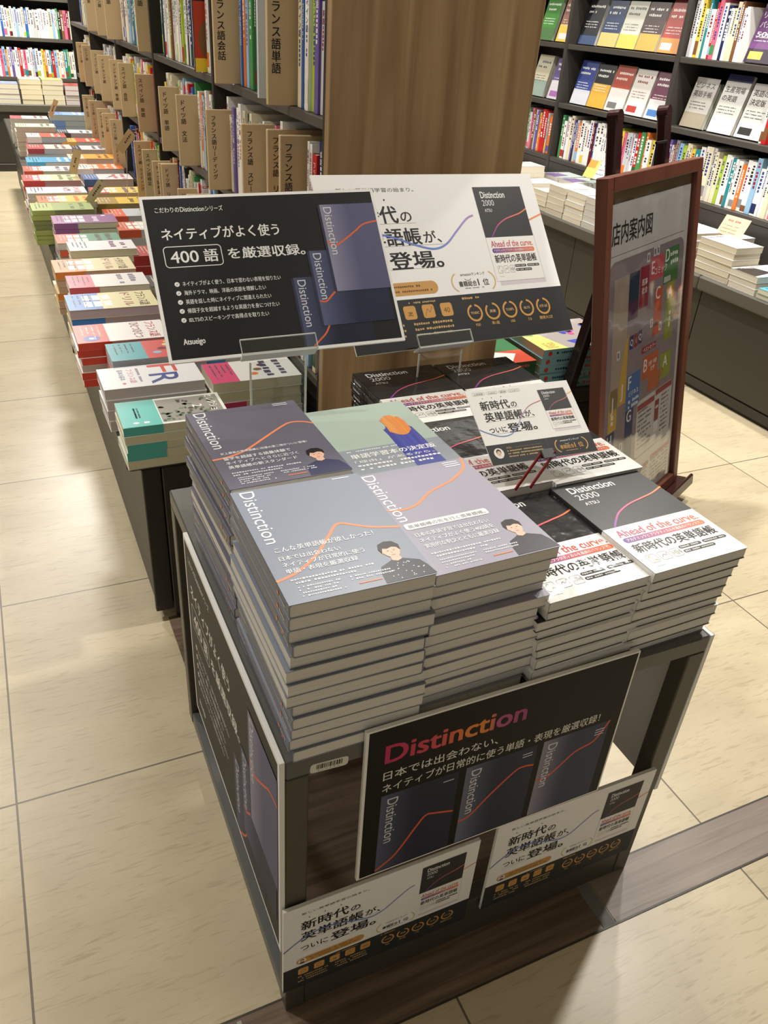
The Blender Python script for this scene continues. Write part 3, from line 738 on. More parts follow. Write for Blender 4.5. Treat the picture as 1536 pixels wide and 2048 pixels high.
def book_stack(name, kind, x, y, top, n, rz, toplabel, label, where, group, jit=.0025, flips=(), topjit=(0, 0), push=None, base=TH):
    """stack of n equal books standing on the cube; each is a thing with cover, pages (and band)"""
    t_ = (top-base-.0004*n)/n
    key = (kind, round(t_, 5))
    film = kind in ('W', 'WF')
    col = {'I': colI, 'II': colII, 'III': colIII, 'G': (150, 168, 160), 'W': (52, 52, 54), 'WF': (46, 46, 46)}[kind]
    mat = 'film' if kind == 'WF' else 'gloss'
    art = {'I': artI, 'II': artII, 'III': artIII, 'G': artG, 'W': None, 'WF': None}[kind] or art2000_top()
    spc = None if film or kind == 'G' else (98, 102, 118)
    plain = cover_mesh(BW, BL_, t_, col, mat, None, sp_2000(t_) if film else sp_series(t_), spc)
    topm = cover_mesh(BW, BL_, t_, col, mat, art, sp_2000(t_) if film else sp_series(t_), spc)
    pages = page_mesh(BW, BL_, t_, (232, 229, 221) if not film else (232, 231, 226))
    bplain = band_mesh(t_, None, mat) if film else None; btop = band_mesh(t_, art2000_band(), mat) if film else None
    rr = random.Random(len(where)*7+n)
    for i in range(n):
        z = base+.0002+(t_+.0004)*i; k = n-1-i
        last = k == 0
        dx, dy, dr = rr.uniform(-jit, jit), rr.uniform(-jit, jit), rr.uniform(-.012, .012)
        if last: dx, dy, dr = topjit[0], topjit[1], 0
        if push: px_, py_ = push(k); dx += px_; dy += py_
        flip = k in flips
        o = empty(name, (x+dx, y+dy, z), rz+dr)
        if flip:
            o.rotation_euler.z += math.pi; c_, s__ = math.cos(rz+dr), math.sin(rz+dr)
            o.location.x += BW*c_-BL_*s__; o.location.y += BW*s__+BL_*c_
        set_parts(o, topm if last else plain, pages, btop if last else bplain)
        tag(o, toplabel if last else '%s, %s of the %s' % (label, ORD[k], where), 'book', group)
FL = {5, 6, 7, 8}
book_stack('word_book', 'I', .003, -.001, .6955, 13, -.006, 'blue-grey word book with dotted-sweater man on top of front left stack', 'blue-grey word book', 'front left stack', 'word books in front left stack', flips={4, 5, 6, 7}, push=lambda k: ((-.002, .0) if 5 <= k <= 7 else ((.002, .001) if k else (0, 0))))
book_stack('word_book', 'II', .009, .2185, .6875, 13, .022, 'grey-purple word book with two white bars on top of rear left stack', 'grey-purple word book', 'rear left stack', 'word books in rear left stack', flips={6, 7, 8})
book_stack('word_book', 'III', .153, .005, .6865, 13, .022, 'lavender word book with three white bars on top of second front stack', 'lavender word book', 'second front stack', 'word books in second front stack', jit=.0045, flips={6}, push=lambda k: ((-.006, .002) if k > 4 else ((-.002, .002) if k else (0, 0))))
book_stack('word_book', 'G', .1665, .217, .668, 6, .012, 'pale green word book with painted blue and orange figure among grey books', 'pale green word book', 'hidden stack behind lavender stack', 'pale green word books', base=.585)
book_stack('word_book', 'III', .160, .217, .5845, 4, .01, 'lavender word book directly under the pale green word books', 'lavender word book', 'stack below the pale green books', 'word books below the green ones')
book_stack('word_book', 'W', .4335, -.003, .6255, 9, .030, 'black and white word book topmost on rightmost front stack of cube', 'black and white word book', 'rightmost front stack', 'word books in rightmost front stack', jit=.003, push=lambda k: ((-.001-.0012*k, .004+.0008*k) if k else (0, 0)))
book_stack('wrapped_word_book', 'WF', .2935, -.001, .619, 9, .026, 'shrink-wrapped black and white word book topmost on third front stack', 'shrink-wrapped word book', 'third front stack', 'word books in third front stack', jit=.004, flips={2, 3}, push=lambda k: ((-.004 if k in (2, 3) else .001), .005) if k else (0, 0))
book_stack('wrapped_word_book', 'WF', .4365, .196, TOPZ, 9, .016, 'shrink-wrapped word book right of red clip, behind the unwrapped top book', 'shrink-wrapped word book', 'middle right stack', 'word books in middle right stack')
book_stack('wrapped_word_book', 'WF', .2905, .207, TOPZ, 9, .016, 'shrink-wrapped word book under red clip of the small white card', 'shrink-wrapped word book', 'middle left stack', 'word books in middle left stack', topjit=(0, -.004))
book_stack('wrapped_word_book', 'WF', .3185, .408, .632, 10, .01, 'shrink-wrapped word book topmost on rear wrapped stack nearest wooden panel', 'shrink-wrapped word book', 'rear left wrapped stack', 'word books in rear left wrapped stack', jit=.004)
book_stack('wrapped_word_book', 'WF', .4685, .406, .632, 10, .01, 'shrink-wrapped word book topmost on rear wrapped stack farthest to right', 'shrink-wrapped word book', 'rear right wrapped stack', 'word books in rear right wrapped stack', jit=.004)
# ------------------------------------------------------------------ books on shelves
PAL = [('white', (238, 237, 234)), ('white', (244, 242, 238)), ('pale grey', (206, 206, 208)), ('cream', (232, 222, 192)), ('red', (196, 42, 44)), ('pink', (226, 110, 140)),
       ('orange', (232, 126, 52)), ('yellow', (238, 206, 72)), ('green', (72, 146, 84)), ('dark green', (46, 84, 60)), ('teal', (44, 138, 148)), ('blue', (52, 98, 176)),
       ('navy', (38, 46, 92)), ('purple', (112, 92, 160)), ('brown', (128, 88, 58)), ('black', (36, 36, 38)), ('grey', (140, 140, 142)), ('light blue', (150, 190, 220)), ('maroon', (108, 34, 46)), ('lime', (172, 200, 60))]
PD = dict(PAL)
ORDN = ['first', 'second', 'third', 'fourth', 'fifth', 'sixth', 'seventh', 'eighth', 'ninth', 'tenth', 'eleventh', 'twelfth', '13th', '14th', '15th', '16th', '17th', '18th', '19th', '20th'] + ['%d%s' % (k, {1: 'st', 2: 'nd', 3: 'rd'}.get(k % 10, 'th')) for k in range(21, 90)]
SPINE_TXT = ['フランス語', 'スペイン語', 'ドイツ語', '文法', '会話', '単語', '英語']
def spine_art(a, w_, h_, col, dark, kind):
    """printing on a spine of width w_ and height h_"""
    inkc = (240, 240, 240) if dark else random.choice(((40, 40, 44), (40, 40, 44), (150, 40, 60), (50, 70, 140)))
    r = random.random()
    if r < .35:
        a.rect(0, h_*random.uniform(.02, .08), w_, h_*random.uniform(.12, .24), random.choice(PAL)[1], 1)
    if kind == 'near':
        s = random.choice(SPINE_TXT); sz = min(w_*.72, .012)
        a.vtext(s, w_/2, h_*.93, sz, inkc, bold=.015, lay=2)
        a.vgreek(w_*.3, h_*.93-len(s)*sz*1.1, w_*.4, h_*.25, inkc, 2)
    else:
        a.vgreek(w_*.25, h_*random.uniform(.88, .95), w_*.5, h_*random.uniform(.4, .62), inkc, 2)
    return a
def shelf_book(name, O, out, wid, h_, t_, d_, colname, col, label, cat, group, kind='far', tilt=0.0, seed=None, noart=False):
    """book standing on a shelf. O: foot of the spine's left end, out: direction the spine faces, wid: direction along the shelf"""
    out = Vector(out); wd = Vector(wid)
    M = Matrix((wd, Vector((0, 0, 1)), out)).transposed().to_4x4()     # local x along the shelf, y up, z out of the shelf
    if tilt: M = M @ Matrix.Rotation(tilt, 4, 'Z')
    mb = MB()
    mb.box(.0006, t_-.0006, .0015, h_-.0015, -d_+.001, -.0012, (226, 220, 204), 'pages_up', M)
    for x0 in (0, t_-.0006): mb.box(x0, x0+.0006, 0, h_, -d_, -.0006, col, 'gloss', M)
    mb.bbox(0, t_, 0, h_, -.0014, 0, .0005, col, 'gloss', M)
    if not noart:
        dark = sum(col)/3 < 140
        spine_art(Art(), t_, h_, col, dark, kind).emit(mb, M, 'gloss', .0001)
    o = mb.build(name, None, O); tag(o, label, cat, group); return o
def faceout(name, O, out, wid, w_, h_, t_, lean, art, col, label, cat='book', group=None, n=1):
    """n equal books standing face out one behind the other; only the first carries the full print; returns the last object"""
    out = Vector(out); wd = Vector(wid)
    for k in range(n):
        M = Matrix((wd, Vector((0, 0, 1)), out)).transposed().to_4x4() @ Matrix.Rotation(-lean, 4, 'X')
        M = Matrix.Translation(-out*(t_+.001)*k/max(.5, math.cos(lean))+Vector((0, 0, t_*math.sin(lean)+.0004))) @ M
        mb = MB(); mb.box(.001, w_-.0008, .0008, h_-.0008, -t_+.0006, -.0006, (226, 220, 204), 'pages', M)
        for z in (-t_, -.0007): mb.box(0, w_, 0, h_, z, z+.0007, col, 'gloss', M)
        mb.box(0, .0008, 0, h_, -t_, 0, col, 'gloss', M)
        if k == 0: art.emit(mb, M, 'gloss', .0001)
        o = mb.build(name, None, O)
        tag(o, label if k == 0 else ('copy behind the ' if n == 2 else '%s copy behind the ' % ORDN[k-1])+label.replace(' on ', ', ').replace(' bay from right', ' bay'), cat, group)
def pick(i=None):
    return PAL[random.randrange(len(PAL))] if random.random() > .42 else PAL[random.randrange(4)]

# ------------------------------------------------------------------ double-sided bookcase with language books
GX, GX2, GY0, BAY = .36, .745, .865, .765
SHZ = [.50, .737, .977, 1.217]; GTOP = 1.44
BAYW = ['nearest', 'second', 'third', 'fourth', 'fifth']
for i in range(5):
    y0 = GY0+.003+i*BAY; y1 = y0+BAY-.001
    b = empty('bookcase', (GX, y0, 0))
    tag(b, '%s bay of the double-sided language bookcase %s' % (BAYW[i], ('with oak end panel' if i == 0 else 'counted from the oak panel')), 'bookcase', 'bays of the language bookcase')
    mb = MB(); mb.box(0, .018, 0, .018, 0, 0, DARK, 'laminate'); mb = MB()
    mb.bbox(-.001, .384, 0, .017, .001, GTOP, .001, DARK2, 'laminate'); mb.build('upright', b)
    if i == 4:
        mb = MB(); mb.bbox(-.001, .384, BAY-.019, BAY-.002, .001, GTOP, .001, DARK2, 'laminate'); mb.build('upright', b)
    mb = MB(); mb.box(.18, .19, .018, BAY-.003, .001, GTOP, (48, 44, 40), 'laminate'); mb.build('back_panel', b)
    mb = MB(); mb.box(.001, .012, .018, BAY-.003, .001, SHZ[0]-.019, (26, 24, 22), 'darkgloss'); mb.build('base_panel', b)
    for z in SHZ+[GTOP]:
        mb = MB(); mb.bbox(.001, .384, .018, BAY-.002, z-.018, z-.0005, .001, (84, 78, 72), 'laminate'); mb.build('shelf', b)
    if i == 0:
        mb = MB(); mb.bbox(-.004, .390, -.020, -.001, .001, 1.52, .0015, (160, 120, 80), 'oak')
        mb.build('end_panel', b)['label'] = 'oak veneered end panel'
OUT, ALONG = (-1, 0, 0), (0, -1, 0)      # spines look along -x; their left edge is the far end
# kraft divider cards: y of the face, shelf, words
CARDS = [(1.06, 2, 'フランス語単語', .196, .0185), (1.447, 2, 'フランス語会話', .190, .0185), (2.42, 2, 'ドイツ語', .2, .0165), (3.05, 2, 'イタリア語', .2, .015), (3.30, 2, 'スウェーデン語', .2, .013), (3.62, 2, 'フィンランド語', .2, .012),
         (1.538, 1, 'フランス語リーディング', .178, .0125), (1.243, 1, 'フランス語 スピーキング', .185, .013), (1.070, 1, 'フランス語 リスニング', .198, .014), (.997, 1, 'フランス語メモ', .198, .0165), (1.865, 1, 'ドイツ語 文法', .176, .0145), (2.11, 1, 'ドイツ語 単語', .172, .0145),
         (2.495, 1, 'スペイン語 単語', .172, .014), (2.875, 1, 'スペイン語 会話', .176, .0135), (3.085, 1, 'インドネシア語 単語', .172, .0125), (3.36, 1, 'インドネシア語', .168, .0125), (3.64, 1, 'フィリピン語', .168, .0125), (3.95, 1, 'ロシア語', .17, .0125), (4.15, 1, 'ポーランド語', .17, .012),
         (2.175, 0, 'ドイツ語 リーディング', .19, .0135), (2.20, 0, 'ドイツ語 作文', .188, .0135), (2.30, 0, 'ドイツ語検定', .178, .0145), (2.50, 0, 'スペイン語検定', .182, .0145), (2.64, 0, 'スペイン語 ライティング', .188, .0125), (3.215, 0, 'スペイン語 リーディング', .186, .0125),
         (1.93, 0, 'ドイツ語 会話', .165, .014), (1.80, 0, 'ドイツ語', .175, .0145), (3.46, 0, 'ベトナム語', .18, .012), (3.62, 0, 'ベトナム語 単語', .18, .013), (3.92, 0, 'ロシア語 リーディング', .18, .012), (4.15, 0, 'ロシア語 文法', .18, .012)]
CSH = ['third shelf down', 'second shelf down', 'top shelf']
def text_jp(s): return s.replace(' ', '　')
random.seed(11)
cardy = {0: [], 1: [], 2: []}
for y, sh, s, h_, sz in CARDS:
    o = empty('divider_card', (.318+random.uniform(-.004, .004), y, SHZ[sh]+.0003))
    w_ = .118
    M = Matrix(((1, 0, 0, 0), (0, 0, -1, 0), (0, 1, 0, 0), (0, 0, 0, 1)))
    mb = MB(); mb.bbox(0, w_, 0, h_, -.010, 0, .0012, (202, 178, 138), 'paper', M)
    a = Art().vtext(s.replace(' ', '　').replace('　', ' '), .0165, h_-.012, sz, (28, 26, 24), bold=.02, pitch=1.03 if len(s) < 8 else min(1.03, (h_-.016)/len(s)/sz), lay=1)
    a.emit(mb, M, 'paper', .0001)
    mb.build('card', o)
    tag(o, 'kraft card reading %s on the %s of the language bookcase' % (s.replace(' ', ''), CSH[sh]), 'divider card', 'kraft divider cards'); cardy[sh].append(y)
cardy[2] += [1.172, 1.735]
# standing books: explicit colours for the nearest shelf, from the near end away
NEAR = {(0, 2): ['pink', 'purple', 'pale grey', 'purple', 'lime', 'white', 'white', 'blue', None, 'teal', 'maroon', 'white', 'teal', 'white', 'red', 'pink', 'white', 'orange', 'white', 'white'],
        (0, 1): ['navy', 'blue', 'navy', 'red', 'white', 'white', 'red', 'white', 'maroon', 'white', 'dark green', 'blue', 'white', 'blue', 'pink', 'red', 'white', 'white', 'pale grey', 'white', 'white', 'light blue', 'white', 'white'],
        (1, 2): ['pink', 'white', 'white', 'white', 'cream', 'brown', 'dark green', 'pale grey', 'green', 'white', 'green', 'white', 'navy', 'white', 'black', 'white'],
        (1, 1): ['white', 'green', 'pale grey', 'white', 'brown', 'red', 'white', 'dark green', 'pale grey', 'light blue', 'orange', 'white', 'green', 'blue', 'blue', 'white', 'red', 'white', 'purple', 'brown', 'pink'],
        (1, 0): ['teal', 'teal', 'dark green', 'white', 'light blue', 'white', 'blue', 'white', 'white', 'pale grey', 'red', 'white']}
ROWN = ['third row down', 'second row down', 'top row', 'uppermost row']
for bay in range(5):
    for sh in range(3):
        y = GY0+.003+bay*BAY+.022; yend = GY0+bay*BAY+BAY-.012; k = 0; seq = NEAR.get((bay, sh), [])
        kmax = {0: 40, 1: 34, 2: 26, 3: 18, 4: 14}[bay]
        while y < yend-.03 and k < kmax:
            t_ = random.uniform(.009, .022) if bay < 2 else random.uniform(.014, .028)
            blk = [c for c in cardy[sh] if c-.003 < y+t_+.001 and y < c+.012]
            if blk: y = max(blk)+.0122; continue
            nm = seq[k] if k < len(seq) and seq[k] else pick()[0]
            h_ = random.uniform(.165, .205); d_ = random.uniform(.125, .142)
            tooblk = [c for c in cardy[sh] if c-.002 < y+t_ and y < c+.012]
            x = GX+.006+random.uniform(0, .008)
            if y > .94 and y < .955 and sh == 2: x += 0
            shelf_book('language_book', (x, y+t_, SHZ[sh]+.0003), OUT, ALONG, h_, t_, d_, nm, PD[nm],
                       '%s book standing %s from near end, %s, %s bay' % (nm, ORDN[k], ROWN[sh], BAYW[bay]), 'book', 'language books, %s of %s bay' % (ROWN[sh], BAYW[bay]), 'near' if bay < 2 else 'far')
            y += t_+random.choice((.0008, .0008, .0015)); k += 1
# a cover shown face on beside the near card, and a bold cover in the second bay
a = Art().rect(0, 0, .12, .172, (202, 206, 208), 0)
a.poly([(.03, 0), (.12, 0), (.12, .13), (.112, .142), (.10, .138), (.075, .135), (.062, .10), (.045, .075), (.034, .045)], (70, 100, 130), 1).ell(.085, .142, .008, .008, (70, 100, 130), 1)
a.ell(.022, .070, .006, .004, (40, 44, 90), 2)
faceout('picture_book', (.335, 1.172, SHZ[2]+.0003), (0, -1, 0), (1, 0, 0), .12, .172, .012, 0, a, (210, 212, 214), 'pale book with a rounded blue shape on its cover, jutting from top shelf')
a = Art().rect(0, 0, .12, .19, (26, 26, 28), 0).rect(0, 0, .12, .03, (232, 200, 60), 1).rect(0, .03, .12, .12, (176, 60, 40), 1).ell(.05, .07, .04, .05, (120, 86, 50), 2)
faceout('picture_book', (.342, 1.735, SHZ[2]+.0003), (0, -1, 0), (1, 0, 0), .12, .19, .012, 0, a, (40, 36, 36), 'black, red and yellow cover jutting from top shelf of second bay')

# ------------------------------------------------------------------ counter along its near side with piles of books
CT = .412
def counter(x0, x1, y0, y1, label, leg=False, front='x-'):
    c = empty('display_counter', (x0, y0, 0)); W_, D_ = x1-x0, y1-y0
    mb = MB(); mb.bbox(0, W_, 0, D_, CT-.038, CT, .006, (64, 62, 57), 'laminate'); mb.build('countertop', c)
    if front == 'x-':
        mb = MB(); mb.bbox(.03, W_, .022, D_-.01, .035, CT-.0385, .002, (48, 45, 40), 'laminate'); mb.build('cabinet', c)
    if leg:
        mb = MB(); mb.bbox(.026, .062, .006, .0215, .028, CT-.0385, .002, (52, 49, 44), 'laminate'); mb.build('leg', c)
        mb = MB(); mb.bbox(.064, W_-.004, .004, .0215, .020, CT-.0385, .002, (58, 55, 49), 'laminate'); mb.build('end_panel', c)
        mb = MB(); mb.rod((.078, .006, .011), (.078, .018, .011), .011, .011, (24, 24, 24), 'gloss', 14); mb.bbox(.07, .086, .004, .02, .014, .02, .001, (40, 40, 40), 'steel'); mb.build('caster', c)
    tag(c, label, 'counter', 'low counters beside the language bookcase'); return c
for i in range(3):
    ya = .845+i*1.53; counter(-.03, GX-.004, ya, ya+1.528, '%s dark counter with flat book piles left of the language bookcase' % BAYW[i], True)
def flat_cover(L, D, c1, c2, style=0, txt=None, tcol=(40, 40, 44)):
    """cover lying flat: L along x, D along y; the head of the cover points to +x"""
    a = Art().rect(0, 0, L, D, c1, 0)
    if c2: a.rect(0, 0, L*random.uniform(.3, .4), D, c2, 1)
    if style == 1:
        for q in range(3): a.rect(L*(.18+q*.11), D*.15, L*.09, D*.32, (244, 242, 236), 2); a.rect(L*(.18+q*.11), D*.55, L*.09, D*.3, (244, 242, 236), 2)
    if style == 2:
        for q in range(3): a.ell(L*(.5+q*.07), D*(.3+.2*q), L*.05, D*.07, random.choice(PAL)[1], 2, 12)
    if style == 3: a.ell(L*.16, D*.22, L*.09, D*.15, (60, 80, 180), 2); a.ell(L*.16, D*.22, L*.03, D*.05, (244, 244, 244), 3)
    for q in range(4): a.vgreek(L*(.07+.06*q), D*.9, L*.022, D*random.uniform(.4, .8), (90, 90, 96) if sum(c2 or c1) > 400 else (240, 236, 230), 3)
    if txt:
        for q, s in enumerate(txt): a.text(s, L*(.80-.17*q), D*.92, L*.13, tcol if q == 0 else (150, 60, 60), rot=-math.pi/2, w=D*.84 if len(s) > 2 else D*.6, bold=.012, lay=3)
    else:
        for q in range(2): a.vgreek(L*(.62+.16*q), D*.9, L*.09, D*.8, tcol, 3)
    return a
_fb = {}
def flat_book(name, x, y, z, L, D, t_, col, pagecol, art, rz, label, group, edge='pages', band=None, cat='book'):
    """soft-cover book lying flat, with cover, pages; spine towards +y"""
    o = empty(name, (x, y, z), rz)
    mb = MB(); e = .0006
    mb.box(0, L, 0, D, 0, e, col, 'gloss'); mb.box(0, L, 0, D, t_-e, t_, col, 'gloss'); mb.bbox(0, L, D-.0012, D, 0, t_, .0004, col, 'gloss')
    if art: art.emit(mb, Matrix.Translation((0, 0, t_)), 'gloss', .0001)
    mb.build('cover', o)
    mb = MB(); mb.box(.0008, L-.0008, .0008, D-.0014, e+.0001, t_-e-.0001, pagecol, edge)
    mb.build('page_block', o)
    if band:
        mb = MB(); mb.box(-.0004, L*.36, -.0004, .0004, .0003, t_-.0002, band, 'gloss'); mb.build('paper_band', o)
    tag(o, label, cat, group); return o
CREAM = (232, 226, 196); GREYP = (196, 200, 198)
# x of the left end, y of the near edge, top z, length, depth, n, cover, band colour, style, title words, title colour, pages, description
PILES = [(-.034, .786, .497, .19, .108, 5, (226, 232, 226), (92, 188, 180), 4, None, (90, 120, 90), CREAM, 'white book with teal band and forest photograph'),
 (-.043, .950, .500, .192, .105, 4, (238, 240, 244), None, 5, None, (50, 70, 150), (216, 206, 206), 'white book lettered FR in red and blue'),
 (-.010, 1.068, .508, .19, .100, 5, (214, 84, 80), (84, 172, 184), 2, None, (240, 190, 60), (200, 214, 222), 'red book with teal band and small figures'),
 (-.062, 1.178, .510, .19, .112, 6, (240, 238, 236), (220, 78, 60), 3, ['フランス語', 'ひとつひとつ'], (200, 60, 70), (226, 202, 196), 'white book with red script title and red band'),
 (-.058, 1.362, .520, .2, .118, 5, (226, 218, 168), (70, 132, 206), 1, ['フランス語', 'ドリル'], (40, 46, 40), (206, 186, 190), 'blue and cream French drill book'),
 (-.040, 1.530, .520, .19, .105, 5, (232, 230, 230), (214, 96, 116), 0, None, (120, 110, 130), (226, 220, 212), 'white book with pink band'),
 (-.060, 1.664, .521, .2, .118, 6, (228, 214, 170), (228, 136, 66), 1, ['イタリア語', 'ドリル'], (60, 56, 40), (210, 176, 150), 'orange and cream drill book'),
 (-.003, 1.868, .520, .18, .10, 6, (234, 232, 236), None, 0, None, (120, 50, 110), CREAM, 'white book with navy back cover'),
 (-.026, 1.985, .512, .18, .105, 5, (90, 150, 118), (216, 102, 72), 1, None, (80, 60, 60), (220, 214, 206), 'green book with orange band'),
 (-.016, 2.180, .522, .19, .11, 6, (140, 84, 140), (170, 110, 168), 1, None, (236, 220, 236), CREAM, 'thick purple book with cream pages'),
 (-.064, 2.372, .520, .19, .115, 7, (152, 172, 92), (176, 192, 110), 0, None, (90, 110, 60), (150, 160, 110), 'lime green textbook'),
 (-.034, 2.530, .512, .19, .11, 5, (226, 200, 92), (232, 120, 60), 1, None, (230, 110, 40), (206, 198, 190), 'yellow book with orange band'),
 (-.058, 2.680, .512, .2, .11, 5, (232, 224, 234), None, 0, ['スペイン語', '入門'], (200, 60, 90), (216, 214, 212), 'lilac book with pink Spanish title'),
 (-.060, 2.835, .525, .2, .12, 6, (226, 220, 176), (206, 74, 72), 1, None, (90, 130, 80), (196, 150, 150), 'red and cream drill book'),
 (-.045, 3.040, .522, .19, .11, 6, (220, 222, 222), (206, 90, 70), 1, None, (110, 60, 110), (196, 196, 190), 'pale book with red band'),
 (-.020, 3.250, .520, .19, .12, 6, (84, 164, 210), (90, 180, 220), 0, None, (230, 240, 244), (216, 214, 208), 'sky blue book'),
 (.0, 3.480, .535, .18, .12, 6, (220, 208, 200), (190, 80, 80), 0, None, (110, 80, 80), (206, 206, 204), 'pale book with dark red band'),
 (.018, 3.780, .540, .17, .12, 5, (214, 94, 74), (240, 226, 224), 0, None, (240, 230, 226), (186, 196, 204), 'red and white thick book'),
 (-.012, 4.060, .545, .18, .12, 6, (224, 220, 190), None, 0, None, (110, 100, 90), (214, 208, 190), 'cream book with pale pages'),
 (-.02, 4.350, .545, .18, .12, 6, (218, 206, 196), (200, 100, 110), 0, None, (110, 80, 80), (206, 200, 190), 'beige book with pink band')]
INNER = [(.158, .925, .500, .183, .102, 4, (232, 232, 230), (216, 74, 122), 2, None, (60, 60, 90), CREAM, 'white book with magenta band and cartoon people'),
 (.165, 1.10, .490, .175, .105, 3, (220, 226, 230), (90, 150, 200), 0, None, (60, 80, 120), (216, 212, 200), 'pale book with blue band'),
 (.165, 1.34, .490, .175, .105, 3, (228, 216, 190), (216, 130, 70), 0, None, (80, 60, 50), (214, 206, 190), 'cream book with orange band'),
 (.165, 1.60, .490, .175, .105, 3, (120, 120, 90), (60, 60, 60), 0, None, (220, 216, 200), (216, 210, 196), 'olive book'),
 (.165, 1.86, .500, .175, .11, 3, (226, 226, 226), (180, 60, 60), 0, None, (80, 60, 60), (200, 196, 190), 'white book with red band'),
 (.165, 2.12, .510, .185, .11, 4, (216, 214, 206), (206, 90, 50), 1, None, (90, 60, 60), (200, 196, 194), 'grey book with orange-red band'),
 (.158, 2.33, .505, .19, .11, 4, (196, 202, 210), (222, 96, 60), 0, None, (90, 80, 110), (190, 190, 190), 'pale grey book with orange label'),
 (.155, 2.545, .500, .19, .11, 4, (226, 190, 70), (170, 140, 60), 0, None, (90, 80, 50), (170, 150, 110), 'mustard book with dark spine'),
 (.158, 2.70, .505, .19, .11, 4, (228, 206, 110), (206, 86, 80), 1, None, (110, 80, 130), (206, 190, 180), 'yellow book with rose band'),
 (.16, 2.93, .510, .185, .11, 4, (232, 226, 226), (84, 116, 180), 2, None, (190, 80, 110), (200, 180, 176), 'white book with blue corner'),
 (.150, 3.12, .515, .19, .115, 5, (232, 128, 70), (240, 226, 220), 1, None, (240, 240, 232), (196, 190, 186), 'orange and white workbook'),
 (.150, 3.33, .520, .19, .115, 5, (240, 168, 66), (232, 214, 190), 0, None, (120, 70, 40), (206, 200, 190), 'amber yellow book'),
 (.165, 3.56, .520, .18, .115, 4, (216, 210, 214), (60, 50, 70), 0, None, (90, 80, 90), (196, 190, 186), 'pale book with dark square'),
 (.165, 3.78, .520, .18, .115, 4, (206, 90, 70), (226, 180, 90), 0, None, (236, 226, 200), (196, 196, 194), 'red and yellow book'),
 (.165, 4.02, .525, .18, .115, 5, (206, 212, 214), (90, 96, 100), 0, None, (80, 80, 90), (196, 200, 200), 'grey book with dark corner'),
 (.165, 4.27, .575, .18, .12, 6, (140, 168, 218), (120, 150, 206), 0, None, (226, 234, 246), (186, 196, 190), 'light blue thick book')]
random.seed(5)
def pile(P, row, i):
    x, y, top, L, D, n, c_, band, st, txt, tc, pg, desc = P
    t_ = (top-CT-.0004)/n-.0003
    for k in range(n):
        z = CT+.0003+(t_+.0003)*k; last = k == n-1
        dx, dy, dr = (random.uniform(-.004, .004), random.uniform(-.003, .003), random.uniform(-.02, .02)) if not last else (0, 0, random.uniform(-.008, .008))
        art = None
        if last:
            art = flat_cover(L, D, c_, band, st if st < 4 else 0, txt, tc)
            if st == 4:
                art = Art().rect(0, 0, L, D, (226, 232, 226), 0).rect(0, 0, L*.36, D, band, 1).rect(L*.37, D*.06, L*.6, D*.88, (150, 146, 140), 1)
                rr = random.Random(2)
                for q in range(70): art.ell(L*rr.uniform(.39, .93), D*rr.uniform(.1, .4) if q % 2 else D*rr.uniform(.1, .9), L*rr.uniform(.01, .03), D*rr.uniform(.02, .05), rr.choice(((84, 110, 70), (66, 82, 58), (112, 130, 90), (70, 62, 56))), 2, 7)
                for q in range(5): art.vgreek(L*(.14+.03*(q % 2)), D*.7, L*.02, D*.4, (40, 110, 104), 2)
                art.text('セレクション', L*.86, D*.96, L*.1, (244, 244, 240), rot=-math.pi/2, w=D*.8, bold=.02, lay=3); art.text('2', L*.70, D*.6, L*.13, (244, 244, 240), rot=-math.pi/2, bold=.02, lay=3)
                art.ell(L*.13, D*.14, L*.03, D*.03, (236, 244, 242), 2); art.rect(L*.2, D*.1, L*.05, D*.06, (236, 244, 242), 2)
            if st == 5:
                art = Art().rect(0, 0, L, D, c_, 0)
                art.text('F', L*.50, D*.96, L*.42, (214, 76, 60), rot=-math.pi/2, w=D*.40, lay=2); art.text('R', L*.48, D*.52, L*.42, (48, 66, 150), rot=-math.pi/2, w=D*.44, bold=.01, lay=2)
                art.text('フランス語', L*.28, D*.86, L*.075, (206, 84, 84), rot=-math.pi/2, w=D*.66, lay=2); art.text('基本の基本', L*.19, D*.86, L*.065, (80, 84, 150), rot=-math.pi/2, w=D*.5, lay=2)
                art.ell(L*.215, D*.2, L*.018, D*.04, (214, 76, 60), 2); art.vgreek(L*.37, D*.86, L*.03, D*.66, (120, 120, 140), 2)
        lab = '%s topmost on pile %s in the %s row of counter' % (desc, ORDN[i], row) if last else '%s in pile %s of the %s row, %s' % (desc, ORDN[i], row, ORD[n-1-k])
        wds = lab.split()
        if len(wds) > 15: lab = lab.replace(' in pile', ', pile').replace(' of the ', ' ').replace(' topmost on pile', ' on top, pile').replace(' in the ', ' ')
        if len(lab.split()) > 16: lab = lab.replace(' from the top', '').replace(' of counter', '')
        if y > 3.0 and not last and False: pass
        flat_book('language_textbook', x+dx, y+dy, z, L, D, t_, c_ if last else (random.choice((c_, (230, 228, 226))) if band is None else c_), pg, art, dr, lab, 'pile %s in the %s row on left counters' % (ORDN[i], row), 'pages', band if band and random.random() < .5 else None)
for i, P in enumerate(PILES): pile(P, 'outer', i)
for i, P in enumerate(INNER): pile(P, 'inner', i)
